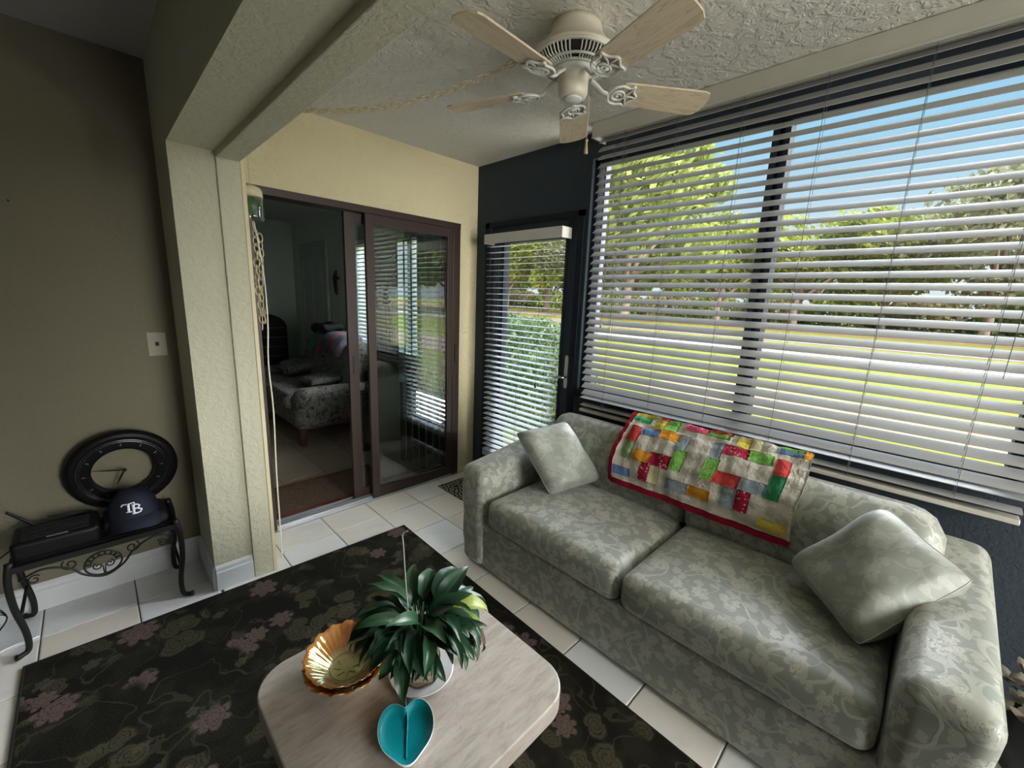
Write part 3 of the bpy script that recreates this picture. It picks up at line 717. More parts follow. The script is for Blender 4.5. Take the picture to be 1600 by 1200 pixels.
# ------------------------------------------------------------------ PILLOWS from corner points
def pillow(name, label, corners, thick, seam=True):
    c = [Vector(p) for p in corners]; cen = sum(c, Vector())/4
    o = thing(name, label, 'pillow', tuple(cen), group=None)
    nrm = (c[1]-c[0]).cross(c[3]-c[0]).normalized()
    if nrm.z < 0: nrm = -nrm
    n = 18; me = MB(); P = []
    for sd in (1, -1):
        P = []
        for i in range(n+1):
            for j in range(n+1):
                u, v = i/n, j/n; su, sv = 2*u-1, 2*v-1
                pin = 1-.07*(1-abs(sv)**2)*abs(su)**3*1; pin2 = 1-.07*(1-abs(su)**2)*abs(sv)**3
                uu = .5+su*pin/2; vv = .5+sv*pin2/2
                rc = 1-.075*(su*sv)**4; uu = .5+(uu-.5)*rc; vv = .5+(vv-.5)*rc
                p = c[0]*(1-uu)*(1-vv)+c[1]*uu*(1-vv)+c[2]*uu*vv+c[3]*(1-uu)*vv
                h = max(0, (1-su**4)*(1-sv**4))**.46*thick/2
                h *= 1+.08*math.sin(9*u+5*v)+.05*math.sin(17*v-4*u)
                P.append(p+nrm*h*sd-cen)
        k = len(me.v); me.grid(P, n+1, n+1)
    nn = (n+1)**2; w_ = Vector(c[1]-c[0]).length; h_ = Vector(c[3]-c[0]).length
    me.uv = [((q//(n+1))/n*w_+.13, (q % (n+1))/n*h_+.31) for q in range(nn)]*2
    b = me.build('cushion_cover', M_['pillow'], o, True)
    W_ = n+1; ring = [q*W_ for q in range(n)]+[n*W_+q for q in range(n)]+[q*W_+n for q in range(n, 0, -1)]+[q for q in range(n, 0, -1)]
    edge = [Vector(me.v[q]) for q in ring]
    MB().tube(edge, .0022, 6, closed=True).build('seam_piping', M_['pillow'], o, True)
    return o
pillow('throw_pillow', 'square sage damask pillow leaning in the far corner beside the patio door blind', [(1.57, 1.535, .755), (1.868, 1.408, .800), (1.95, 1.18, .480), (1.61, 1.29, .450)], .16)
pillow('throw_pillow', 'large sage damask pillow slumped against the near arm of the sofa', [(1.80, .250, .500), (1.905, .012, .812), (1.80, -.220, .695), (1.535, .003, .465)], .17)

# ------------------------------------------------------------------ QUILT
quilt = thing('patchwork_quilt', 'white patchwork quilt with red binding draped over the sofa back', 'quilt', (2.0, .68, .80))
QP = np.array([(1.878, .560), (1.882, .62), (1.908, .715), (1.955, .787), (2.015, .822), (2.075, .845), (2.122, .872)])
qs = np.r_[0, np.cumsum(np.linalg.norm(np.diff(QP, axis=0), axis=1))]; qs /= qs[-1]
def QS(u, v, off=0.0):
    x = float(np.interp(v, qs, QP[:, 0])); z = float(np.interp(v, qs, QP[:, 1])) + min(0, v)*.42; v0_ = v; v = max(0, min(1, v))
    dx = float(np.interp(min(1, v+.03), qs, QP[:, 0])-np.interp(max(0, v-.03), qs, QP[:, 0])); dz = float(np.interp(min(1, v+.03), qs, QP[:, 1])-np.interp(max(0, v-.03), qs, QP[:, 1]))
    l = math.hypot(dx, dz); nx, nz = -dz/l, dx/l
    wr = .0035*math.sin(u*31+v*9)+.003*math.sin(v*37+u*13)+.002*math.sin(u*83+4*v)+.003*math.sin(61*v-30*u)*v
    y = 1.09+(.27-1.09)*u + .006*math.sin(v*8)
    return Vector((x+nx*(off+wr), y, z+nz*(off+wr)))
def qgrid(u0, u1, v0, v1, off, nu, nv, puff=0, th=.004):
    mb = MB(); top = []; bot = []
    for i in range(nu+1):
        for j in range(nv+1):
            a, b = i/nu, j/nv; p = max(0, (1-(2*a-1)**4)*(1-(2*b-1)**4))**.5*puff
            top.append(QS(u0+(u1-u0)*a, v0+(v1-v0)*b, off+p)); bot.append(QS(u0+(u1-u0)*a, v0+(v1-v0)*b, off-th))
    mb.grid(top, nu+1, nv+1); k = len(mb.v); mb.grid(bot, nu+1, nv+1)
    W = nv+1; ring = [i*W for i in range(nu+1)] + [nu*W+j for j in range(1, nv+1)] + [i*W+nv for i in range(nu-1, -1, -1)] + [j for j in range(nv-1, 0, -1)]
    for a in range(len(ring)):
        b = ring[(a+1) % len(ring)]; mb.f.append((ring[a], b, b+k, ring[a]+k))
    return mb
def qpart(mb, name, m, smooth=True): return loc(mb, quilt).build(name, m, quilt, smooth)
def cloth(name, c, dots=False):
    def fn(t, b):
        v = t.coord('Object'); base = t.mix(t.noise(v, 30, 3), tuple(x*.8 for x in c), tuple(min(1, x*1.15) for x in c))
        if dots:
            vo = t.n('TexVoronoi'); t.set(vo.inputs['Vector'], v); vo.inputs['Scale'].default_value = 70
            base = t.mix(t.m('SUBTRACT', 1.0, t.step(vo.outputs['Distance'], .22, .28)), base, (.75, .6, .55))
        t.set(b.inputs['Base Color'], t.mix(.14, base, (0, 0, 0))); t.set(b.inputs['Normal'], t.bump(t.noise(v, 38, 3, .6, .8), .8, .012))
    return mat(name, c, .9, spec=.15, fn=fn)
QC = dict(w=cloth('quilt_cream', (.60, .56, .49)), r=cloth('quilt_red', (.55, .06, .055)), m=cloth('quilt_maroon_dot', (.36, .015, .05), True), k=cloth('quilt_pink_dot', (.62, .08, .16), True),
    o=cloth('quilt_orange', (.72, .30, .03)), y=cloth('quilt_yellow', (.70, .56, .10)), c=cloth('quilt_pale_yellow', (.66, .60, .36)), G=cloth('quilt_green', (.06, .40, .17)),
    L=cloth('quilt_lime', (.20, .46, .10)), D=cloth('quilt_dark_green', (.04, .27, .13)), p=cloth('quilt_pale_green', (.30, .42, .22)), b=cloth('quilt_blue', (.14, .24, .46)), g=cloth('quilt_blue_grey', (.27, .33, .38)))
qpart(qgrid(.0, 1, .0, 1, .0, 70, 40, 0, .010), 'cloth', QC['w'])
bind = cloth('quilt_binding', (.36, .012, .04))
qpart(qgrid(-.012, 1.0, -.075, .0, .001, 40, 3, .004, .008), 'binding', bind)
qpart(qgrid(-.03, -.0, -.06, 1.0, .001, 3, 40, .003, .008), 'binding', bind)
names = dict(r='red', m='maroon dotted', k='pink dotted', o='orange', y='yellow', c='pale yellow', G='green', L='lime green', D='dark green', p='pale green', b='blue', g='blue grey')
for s in "G 0.01 0.12 0.85 0.93;y 0.01 0.13 0.94 0.99;r 0.03 0.10 0.51 0.72;p 0.04 0.10 0.29 0.49;b 0.10 0.22 0.64 0.74;o 0.22 0.34 0.65 0.77;g 0.34 0.40 0.55 0.77;L 0.36 0.42 0.32 0.54;o 0.12 0.23 0.30 0.41;m 0.23 0.35 0.30 0.43;m 0.19 0.25 0.09 0.29;b 0.01 0.12 0.07 0.15;c 0.25 0.31 0.10 0.29;g 0.36 0.49 0.10 0.20;o 0.49 0.61 0.11 0.20;m 0.18 0.24 0.955 0.99;y 0.16 0.22 0.78 0.94;L 0.23 0.30 0.80 0.98;k 0.35 0.48 0.90 0.985;r 0.49 0.61 0.965 0.99;L 0.48 0.60 0.90 0.96;g 0.54 0.59 0.57 0.80;L 0.54 0.60 0.33 0.56;m 0.60 0.72 0.67 0.80;L 0.73 0.84 0.68 0.80;y 0.65 0.71 0.84 0.96;c 0.72 0.77 0.84 0.98;r 0.86 0.92 0.55 0.78;D 0.86 0.92 0.33 0.55;r 0.60 0.73 0.33 0.44;g 0.735 0.855 0.34 0.44;g 0.67 0.735 0.13 0.31;m 0.74 0.80 0.13 0.32;y 0.86 0.98 0.04 0.12;L 0.85 0.965 0.955 0.995;b 0.85 0.965 0.90 0.95;o 0.97 0.995 0.90 0.99".split(';'):
    a = s.split(); v = list(map(float, a[1:]))
    o = qpart(qgrid(v[0]-.004, v[1]+.004, v[2]-.012, min(.995, v[3]+.012), .0025, 8, 6, .0035, .003), 'patch', QC[a[0]]); o['label'] = names[a[0]]+' patch'

# ------------------------------------------------------------------ RUGS
rugL = thing('area_rug', 'dark floral area rug with dusty pink blossoms under the coffee table', 'rug', (.45, .85, 0))
def rug_mesh(pts, h, m, root, name='pile'):
    mb = MB(); n = len(pts); inn = []
    c = sum((Vector((*p, 0)) for p in pts), Vector())/n
    for p in pts: d = (Vector((*p, 0))-c); inn.append(d*(1-.006/d.length)+c)
    mb.add([(*p, .0005) for p in pts]+[(*p, h*.7) for p in pts]+[(p.x, p.y, h) for p in inn],
        [tuple(range(2*n, 3*n))]+[(i, (i+1) % n, n+(i+1) % n, n+i) for i in range(n)]+[(n+i, n+(i+1) % n, 2*n+(i+1) % n, 2*n+i) for i in range(n)])
    return loc(mb, root).build(name, m, root)
rug_mesh([(-.325, -1.2), (1.195, -1.2), (1.278, 2.206), (-.340, 2.252)][::1], .009, M_['rug'], rugL)
bind_m = mat('rug_binding', (.012, .012, .010), .9)
loc(MB().tube([(-.325, -1.2, .0055), (1.195, -1.2, .0055), (1.278, 2.206, .0055), (-.340, 2.252, .0055)], .0055, 6, closed=True), rugL).build('binding', bind_m, rugL)
dm = thing('doormat', 'black doormat with beige scroll pattern by the patio door', 'doormat', (1.975, 2.23, 0)); rug_mesh([(1.775, 1.92), (2.175, 1.92), (2.175, 2.545), (1.780, 2.548)], .008, M_['doormat'], dm, 'mat_body')
om = thing('bedroom_mat', 'brown oriental style mat just inside the open slider', 'rug', (1.02, 3.055, 0)); rug_mesh([(.48, 2.815), (1.56, 2.815), (1.56, 3.295), (.48, 3.295)], .008, M_['orient'], om)

# ------------------------------------------------------------------ COFFEE TABLE
ct = thing('coffee_table', 'low travertine look coffee table with rounded corners on the rug', 'table', (.515, .86, .009))
def rrect(x0, x1, y0, y1, r, n=8):
    P = []
    for cx, cy, a0 in ((x1-r, y1-r, 0), (x0+r, y1-r, 90), (x0+r, y0+r, 180), (x1-r, y0+r, 270)):
        for i in range(n+1): a = math.radians(a0+90*i/n); P.append((cx+r*math.cos(a), cy+r*math.sin(a)))
    return P
loc(MB().prism(rrect(.190, .845, .545, 1.165, .10, 10), .362, .42), ct).build('tabletop', M_['trav'], ct, bevel=.004)
loc(MB().prism(rrect(.30, .70, .68, 1.05, .05), .009, .362), ct).build('pedestal', M_['trav'], ct, bevel=.003)

# ------------------------------------------------------------------ BOWLS
def bowl(x, y, z, R, H, label, tilt=(0, 0)):
    o = thing('glass_bowl', label, 'bowl', (x, y, z)); o.rotation_euler = (tilt[0], tilt[1], .3)
    n = 120; prof_o = [(.0, .0), (.038, 0), (.046, .004), (.062, .018), (.082, .038), (.098, .055), (.108, H)]
    prof_i = [(.1055, H), (.095, .056), (.079, .041), (.059, .022), (.044, .009), (.030, .007), (0, .007)]
    pr = [(r*R/.108, z_) for r, z_ in prof_o+prof_i]
    fl_ = lambda a, j: 1 + (.016*math.cos(36*a) if 3 <= j <= 10 else 0) + (.02*math.cos(15*a+1) if j in (6, 7) else 0)
    b = MB(); P = []
    for i in range(n):
        a = 2*PI*i/n
        for j, (r, zz) in enumerate(pr): rr = r*fl_(a, j); P.append((rr*math.cos(a), rr*math.sin(a), zz+(.0025*math.cos(15*a) if j in (6, 7) else 0)))
    b.grid(P, n, len(pr), closed_u=True).build('fluted_wall', M_['carnival'], o, True)
    st = []
    for i in range(16): a = 2*PI*i/16; rr = .034 if i % 2 == 0 else .018; st.append((rr*math.cos(a), rr*math.sin(a)))
    MB().prism(st, .0072, .0095).build('pressed_star', M_['carnival'], o, bevel=.0006)
    MB().tube([(.045*math.cos(2*PI*i/40), .045*math.sin(2*PI*i/40), .0115) for i in range(40)], .0018, 6, closed=True).build('foot_ring', M_['carnival'], o, True)
    return o
bowl(.388, .985, .4205, .108, .062, 'lower orange carnival glass bowl, mostly hidden under its twin')
bowl(.396, 1.002, .4345, .108, .062, 'upper orange carnival glass bowl with fluted iridescent rim', (.05, -.04))

# ------------------------------------------------------------------ TEAL LEAF DISH
ld = thing('leaf_dish', 'teal leaf shaped dish with white rim at the near table edge', 'dish', (.428, .742, .421))
def heart(t):   # unit outline, stem notch at +y, tip at -y
    a = t*2*PI; r = 1.0
    x = math.sin(a); y = math.cos(a)
    k = abs(a-PI)/PI   # 1 at notch (a=0), 0 at tip
    rad = .80+.30*math.sin(PI*min(1, max(0, k)))**1.0 if k < 1 else .7
    notch = .30*math.exp(-((1-k)/.10)**2); tip = .20*math.exp(-(k/.12)**2)
    rad = .92-notch+tip+.10*math.exp(-((k-.78)/.2)**2)
    return x*rad*.90, y*rad
n = 72; P = []; rings = [(0, .004), (.35, .004), (.7, .006), (.9, .012), (1.0, .020), (1.02, .020), (1.0, .013), (.8, .002), (.0, .0)]
S_ = .078
for i in range(n):
    hx, hy = heart(i/n)
    for rr, zz in rings: P.append((hx*rr*S_, hy*rr*S_, zz))
fullm = MB().grid(P, n, len(rings), closed_u=True); me_ = fullm.mesh('dish_body', M_['teal'], True); me_.materials.append(M_['dishwhite'])
for p in me_.polygons:
    j = min((v % len(rings)) for v in p.vertices)
    if j >= 4: p.material_index = 1
o = bpy.data.objects.new('dish_body', me_); C.objects.link(o); o.parent = ld
rb = MB().tube(smoothpath([(0, .090, .022), (.001, .070, .013), (.004, .03, .0075), (.0, -.02, .0065), (-.003, -.065, .009)]), [.0032]*8+[.0026]*8+[.0016]*9, 8)
o2 = rb.build('midrib', M_['teal'], ld, True)
ld.rotation_euler = (0, 0, math.radians(-46+18))

# ------------------------------------------------------------------ POTTED PLANT
sau = thing('saucer', 'white ceramic saucer under the birch bark pot', 'saucer', (.548, .862, .4205))
MB().lathe([(0, .002), (.045, 0), (.065, .003), (.088, .013), (.090, .016), (.086, .0155), (.064, .0075), (.0, .006)], 48).build('dish_body', M_['saucer'], sau, True)
pt = thing('potted_plant', 'peace lily with drooping glossy leaves in a birch bark pot', 'plant', (.545, .862, .4275))
MB().lathe([(0, 0), (.050, 0), (.0525, .004), (.051, .06), (.0535, .1), (.056, .14), (.052, .141), (.050, .12), (0, .12)], 40, mod=lambda a, j: 1+.012*math.sin(5*a+j)).build('bark_pot', M_['birch'], pt, True)
for z, rr in ((.004, .0535), (.048, .053)):
    MB().tube([(rr*math.cos(2*PI*i/36), rr*math.sin(2*PI*i/36), z+.002*math.sin(i*1.3)) for i in range(36)], .003, 6, closed=True).build('bark_band', M_['birch_dark'], pt, True)
MB().lathe([(0, .124), (.03, .126), (.0515, .123), (.0515, .119), (0, .119)], 24).build('soil', M_['birch_dark'], pt, True)
def leaf_me(L, W, rise, droop, m, stem=.5):
    """petiole then blade, arching in +x / z"""
    mb = MB(); uv = []
    N = 16; pts = []
    for i in range(N+1):
        t = i/N; ang = math.radians(rise)*(1-t)+math.radians(-droop)*t**1.3
        if i == 0: p = Vector((0, 0, 0))
        else: p = p + Vector((math.cos(ang), 0, math.sin(ang)))*(L/N)
        pts.append((p.copy(), ang))
    ns = int(N*stem)
    k = 0
    for i in range(ns+1):
        p, a = pts[i]; r = .0016
        for q in range(4):
            an = PI/2*q; mb.v.append((p.x-math.sin(a)*r*math.sin(an), r*math.cos(an), p.z+math.cos(a)*r*math.sin(an))); uv.append((.5, 0))
        if i: mb.f += [((i-1)*4+q, (i-1)*4+(q+1) % 4, i*4+(q+1) % 4, i*4+q) for q in range(4)]
    base = len(mb.v); nb = N-ns
    for i in range(nb+1):
        s = i/nb; p, a = pts[ns+i]; wd_ = W/2*(math.sin(PI*min(1, s**.72))**.85) if 0 < s < 1 else .0008
        nx, nz = -math.sin(a), math.cos(a)
        for q in range(5):
            c = (q-2)/2; lift = abs(c)**1.2*wd_*.55 + .0018*math.sin(s*14+c*2)*abs(c)
            mb.v.append((p.x+nx*lift, c*wd_, p.z+nz*lift)); uv.append((q/4, s))
    for i in range(nb):
        for q in range(4): a = base+i*5+q; mb.f.append((a, a+1, a+6, a+5))
    mb.uv = uv
    return mb.mesh('leaf', m, True)
LV = [leaf_me(.215, .036, 90, 12, M_['leaf'], .42), leaf_me(.20, .040, 88, 30, M_['leaf'], .40), leaf_me(.215, .036, 84, 48, M_['leaf'], .42), leaf_me(.195, .040, 78, 62, M_['leaf'], .38),
      leaf_me(.18, .034, 68, 58, M_['leaf'], .35), leaf_me(.165, .038, 58, 75, M_['leaf'], .30), leaf_me(.14, .034, 50, 60, M_['leaf'], .28)]
for i in range(130):
    a = i*2.39996+rnd.uniform(-.4, .4); k = i/130; me = LV[min(6, int(k*7+rnd.uniform(-.8, .8)) if k > .05 else 0)]
    rr = .004+.036*k**.6; s = rnd.uniform(.80, 1.15)
    if math.cos(a+2.15) > .35 and k > .5: s *= .82      # shorter leaves on the camera side, so the pot shows
    inst(me, 'leaf', pt, (rr*math.cos(a), rr*math.sin(a), .116), (rnd.uniform(-.6, .6), rnd.uniform(-.28, .28), a+rnd.uniform(-.3, .3)), (s, s*rnd.uniform(.8, 1.3), s))
ly = leaf_me(.20, .055, 80, 50, M_['leaf_y'], .45); lb_ = leaf_me(.21, .042, 55, 95, M_['leaf_b'], .35)
for a, s in ((-.45, 1.05), (2.75, 1.0), (-.75, .9), (-.2, .85)): inst(ly, 'leaf', pt, (.03*math.cos(a), .03*math.sin(a), .118), (.1, .05, a), (s, s, s))['label'] = 'yellowing leaf'
for a, s in ((-.70, .95), (-.95, .85), (-.55, .8)): inst(lb_, 'leaf', pt, (.045*math.cos(a), .045*math.sin(a), .118), (.2, .2, a), (s, s, s))['label'] = 'brown withered leaf'
MB().tube(smoothpath([(-.018, .018, .11), (-.030, .018, .25), (-.036, .021, .40), (-.037, .022, .432), (-.028, .010, .445)]), .0017, 6).build('dead_flower_stalk', mat('dry_stalk', (.32, .31, .27), .8), pt, True)

# ------------------------------------------------------------------ CEILING FAN
FX, FY = 1.36, 1.095
fan = thing('ceiling_fan', 'five blade ceiling fan with washed oak blades and ivory housing', 'ceiling fan', (FX, FY, ZC))
Z = lambda z: z-ZC
MB().lathe([(.0, Z(2.439)), (.088, Z(2.439)), (.092, Z(2.425)), (.096, Z(2.405)), (.135, Z(2.352)), (.150, Z(2.345)), (.152, Z(2.335)), (.14, Z(2.328)), (0, Z(2.328))], 56).build('motor_housing', M_['ivory'], fan, True)
MB().lathe([(.138, Z(2.332)), (.124, Z(2.312)), (.090, Z(2.300)), (.0, Z(2.300))], 56).build('vent_plate', M_['dark'], fan, True)
rg = MB()
for i in range(60):
    a = 2*PI*i/60
    if i % 12 in (0, 1): continue
    d = Vector((math.cos(a), math.sin(a), 0)); rg.tube([d*.141+Vector((0, 0, Z(2.331))), d*.126+Vector((0, 0, Z(2.309))), d*.088+Vector((0, 0, Z(2.296)))], .0030, 5)
rg.build('vent_ribs', M_['iron_w'], fan)
for r, z in ((.143, 2.331), (.112, 2.303), (.087, 2.296)):
    MB().tube([(r*math.cos(2*PI*i/48), r*math.sin(2*PI*i/48), Z(z)) for i in range(48)], .0048, 8, closed=True).build('vent_ring', M_['iron_w'], fan, True)
MB().lathe([(.0, Z(2.302)), (.082, Z(2.302)), (.082, Z(2.286)), (.074, Z(2.280)), (0, Z(2.280))], 40).build('hub_plate', M_['iron_w'], fan, True)
MB().lathe([(0, Z(2.282)), (.052, Z(2.282)), (.054, Z(2.278)), (.054, Z(2.222)), (.049, Z(2.210)), (.036, Z(2.205)), (0, Z(2.204))], 40).build('switch_housing', M_['ivory'], fan, True)
MB().lathe([(0, Z(2.2045)), (.036, Z(2.2045)), (.033, Z(2.199)), (.006, Z(2.197)), (0, Z(2.1965))], 28).build('bottom_cap', M_['iron_w'], fan, True)
def blade_poly():
    P = [(.185, -.052), (.20, -.056), (.50, -.066), (.520, -.060), (.533, -.035), (.537, 0), (.533, .035), (.520, .060), (.50, .066), (.20, .056), (.185, .052)]
    return P
bmesh_ = MB().prism(blade_poly(), -.003, .003).mesh('blade', M_['oak'])
def iron():
    mb = MB(); h = .0035
    # scalloped teardrop plate outline with scroll inside
    out = smoothpath([(.135, 0, 0), (.150, -.034, 0), (.178, -.048, 0), (.205, -.042, 0), (.222, -.052, 0), (.226, -.028, 0), (.248, 0, 0), (.226, .028, 0), (.222, .052, 0), (.205, .042, 0), (.178, .048, 0), (.150, .034, 0), (.135, 0, 0)], 4)[:-1]
    mb.tube(out, .0048, 6, closed=True)
    mb.tube([(.176+.023*math.cos(2*PI*i/20), .023*math.sin(2*PI*i/20), -.001) for i in range(20)], .0045, 6, closed=True)
    mb.tube([(.176+(.004+.010*i/16)*math.cos(1+5.5*i/16), (.004+.010*i/16)*math.sin(1+5.5*i/16), -.001) for i in range(17)], .0038, 6)
    mb.tube(smoothpath([(.200, .0, 0), (.212, .018, 0), (.222, .046, 0)], 5), .0038, 6); mb.tube(smoothpath([(.200, .0, 0), (.212, -.018, 0), (.222, -.046, 0)], 5), .0038, 6)
    mb.tube([(.200, 0, 0), (.246, 0, 0)], .0038, 6)
    # arm to hub
    mb.tube(smoothpath([(.140, .0, 0), (.115, 0, .004), (.094, 0, .022), (.070, 0, .040)], 5), [.010]*5+[.011]*5+[.012]*6, 8, flat=.55)
    return mb.mesh('blade_iron', M_['iron_w'], True)
im = iron()
for k in range(5):
    a = math.radians(-34.8+72*k)
    b = inst(bmesh_, 'blade', fan, (0, 0, Z(2.244)), (math.radians(-12), 0, a))
    ii = bpy.data.objects.new('blade_iron', im); C.objects.link(ii); ii.parent = b; ii.location = (0, 0, -.0085)
pc = MB().tube([(.052, -.030, Z(2.225)), (.058, -.034, Z(2.218)), (.058, -.034, Z(2.075))], .0011, 5); pc.build('pull_chain', M_['cordw'], fan)
MB().lathe([(0, 0), (.004, -.001), (.0065, -.006), (.004, -.012), (.0045, -.018), (.008, -.048), (.0075, -.052), (0, -.053)], 14, .058, -.034, Z(2.078)).build('chain_fob', M_['woodfob'], fan, True)

# ------------------------------------------------------------------ SWAG CHAIN + JAR LAMP
A_, B_ = Vector((1.365, 1.33, 2.432)), Vector((.595, 2.352, 2.30))
chn = thing('swag_chain', 'cream swag chain looping along the ceiling from the fan to the jar lamp', 'chain', tuple(A_))
def cat(t, sag=.115): p = A_.lerp(B_, t); return Vector((p.x, p.y, p.z-4*sag*t*(1-t)))
def link_me(l, w, r=.0026):
    P = []
    for i in range(16):
        a = 2*PI*i/16; P.append((math.cos(a)*w/2 , 0, math.sin(a)*l/2*(1 if abs(math.sin(a)) < .99 else 1)))
    return MB().tube(P, r, 5, closed=True).mesh('link', M_['cordw'], True)
lm = link_me(.046, .026); NL = 42
def put_links(fn, n, parent, me, roll0=0):
    for i in range(n):
        t = (i+.5)/n; p = fn(t); d = (fn(min(1, t+.01))-fn(max(0, t-.01))).normalized()
        q = d.to_track_quat('Z', 'Y').to_matrix() @ Matrix.Rotation(roll0+(i % 2)*PI/2+.5, 3, 'Z')
        o = bpy.data.objects.new('link', me); C.objects.link(o); o.parent = parent
        o.location = p-parent.location; o.rotation_euler = q.to_euler()
put_links(cat, NL, chn, lm)
loc(MB().tube([cat(t/40)+Vector((0, 0, .003*math.sin(t*2.1))) for t in range(41)], .0022, 6), chn).build('lamp_cord', M_['cordw'], chn, True)
loc(MB().tube(smoothpath([(1.365, 1.33, 2.44), (1.365, 1.33, 2.425), (1.372, 1.325, 2.418), (1.372, 1.32, 2.43)], 4), .002, 6), chn).build('ceiling_hook', M_['cordw'], chn, True)
jl = thing('jar_lamp', 'hanging glass jar lamp with cream cap and green bulb beside the casing', 'lamp', (.592, 2.36, 1.78))
MB().lathe([(0, 0), (.040, 0), (.047, .006), (.048, .015), (.0505, .02), (.048, .026), (.0505, .034), (.048, .04), (.0505, .048), (.048, .054), (.0505, .062), (.048, .07), (.047, .115), (.044, .115), (.044, .01), (0, .006)], 40).build('glass_jar', M_['jarglass'], jl, True)
MB().lathe([(0, .160), (.018, .160), (.040, .150), (.047, .138), (.049, .108), (.046, .108), (.0, .112)], 40).build('cap', mat('cream_cap', (.72, .63, .44), .45), jl, True)
MB().lathe([(0, .03), (.012, .033), (.023, .055), (.024, .075), (.014, .098), (.011, .11), (0, .11)], 24).build('bulb', M_['greenglass'], jl, True)
MB().tube([(.0, 0, .155), (0, -.002, .26), (.003, -.008, .52)], .0022, 6).build('suspension_cord', M_['cordw'], jl)
sc2 = thing('gathered_chain', 'loose cream chain and cord hanging below the jar lamp beside the casing', 'chain', (.590, 2.345, 1.78))
B0 = Vector((.590, 2.345, 1.775))
def hang(t): return B0+Vector((.006*math.sin(t*9), .004*math.cos(t*7), -.50*t))
put_links(hang, 15, sc2, link_me(.044, .024))
def hang2(t): return B0+Vector((.016+.008*math.sin(t*5+1), .004, -.05-.42*t))
put_links(hang2, 12, sc2, link_me(.044, .024), .7)
loc(MB().tube(smoothpath([(.592, 2.345, 1.775), (.615, 2.345, 1.55), (.618, 2.345, 1.32), (.606, 2.345, 1.1), (.612, 2.345, .85), (.603, 2.345, .5), (.60, 2.345, .1), (.60, 2.36, .004)], 6), .0035, 6), sc2).build('lamp_cord', mat('white_cord', (.75, .72, .62), .5), sc2, True)

# ------------------------------------------------------------------ WALL PLATE, NAIL
sw = thing('wall_plate', 'cream wall plate with one dark jack on the dim left wall', 'wall plate', (.209, YW, 1.187))
MB().box(-.036, .036, -.006, 0, -.057, .057).build('plate', mat('plate_paint', (.40, .37, .29), .5), sw, bevel=.003)
MB().box(-.007, .007, -.008, -.005, -.008, .010).build('jack', M_['dark'], sw)
for z in (-.042, .042): MB().lathe([(0, 0), (.003, 0), (.003, .0015), (0, .002)], 8).build('screw', M_['silver'], sw).location = (0, -.0065, z)
tag(MB().tube([(-.183, YW+.002, 1.770), (-.183, YW-.012, 1.772)], .003, 6).build('nail', M_['dark']), 'small dark nail high on the dim left wall', 'nail')

# ------------------------------------------------------------------ IRON BENCH
bn = thing('iron_bench', 'black wrought iron bench with scrolled apron against the left wall', 'bench', (-.08, 2.46, 0))
BX0, BX1, BY0, BY1, BZ = -.335, .165, 2.335, 2.60, .375
def bp(mb, name, m=None, parent=None, smooth=True): return loc(mb, bn).build(name, m or M_['blackiron'], parent or bn, smooth)
for (x, y, sx_) in ((BX0, BY0, -1), (BX1, BY0, 1), (BX0, BY1, -1), (BX1, BY1, 1)):
    sy = -1 if y == BY0 else 1; kx = .55*sx_; 
    pth = smoothpath([(x, y, BZ+.03), (x+.012*sx_, y+.004*sy, BZ-.05), (x+.010*sx_, y, BZ-.16), (x-.006*sx_, y, .10), (x-.004*sx_, y, .025), (x+.016*sx_, y+.010*sy, .012), (x+.030*sx_, y+.018*sy, .014)], 5)
    nP = len(pth); bp(MB().tube(pth, [.0125-.004*i/nP if i < nP*.75 else .009+.004*(i/nP-.75)*4 for i in range(nP)], 8), 'leg')
rail = MB(); rail.box(BX0-.006, BX1+.006, BY0-.01, BY0+.01, BZ-.012, BZ+.012); rail.box(BX0-.006, BX1+.006, BY1-.01, BY1+.01, BZ-.012, BZ+.012); rail.box(BX0-.006, BX0+.014, BY0, BY1, BZ-.012, BZ+.012); rail.box(BX1-.014, BX1+.006, BY0, BY1, BZ-.012, BZ+.012)
bp(rail, 'seat_rail', smooth=False)
for i in range(9):
    y = BY0+.03+i*(BY1-BY0-.06)/8; bp(MB().box(BX0, BX1, y-.008, y+.008, BZ+.006, BZ+.012), 'seat_slat', smooth=False)
ap = MB(); cx = (BX0+BX1)/2; yy = BY0-.004
def P2(l): return [(x+cx, yy, z+BZ) for x, _, z in l]
ap.tube(P2(smoothpath([(-.235, 0, -.05), (-.17, 0, -.028), (-.10, 0, -.055), (-.06, 0, -.105), (0, 0, -.135), (.06, 0, -.105), (.10, 0, -.055), (.17, 0, -.02), (.235, 0, -.035)], 6)), .0042, 6)
ap.tube(P2([(.058*math.cos(2*PI*i/28), 0, -.075+.052*math.sin(2*PI*i/28)) for i in range(28)]), .0038, 6, closed=True)
ap.tube(P2([(.040*math.cos(PI*i/14), 0, -.075+.036*math.sin(PI*i/14)) for i in range(15)]), .003, 6)
for i in range(8):
    a = PI*(i+.5)/8; ap.tube(P2([(.040*math.cos(a), 0, -.075+.036*math.sin(a)), (.058*math.cos(a), 0, -.075+.052*math.sin(a))]), .005, 6)
for sg in (-1, 1):
    ap.tube(P2([(sg*x, 0, z) for x, _, z in spiral(.018, -.085, .004, .017, 0, 1.2)]), .0026, 6)
    ap.tube(P2([(sg*.002, 0, -.125), (sg*.004, 0, -.085)]), .0026, 6)
    ap.tube(P2([(sg*x, 0, z) for x, _, z in spiral(.095, -.040, .005, .026, -1.0, 1.3)]), .0032, 6)
    ap.tube(P2([(sg*x, 0, z) for x, _, z in spiral(.195, -.062, .005, .020, 1.2, 1.2)]), .0030, 6)
bp(ap, 'scroll_apron')
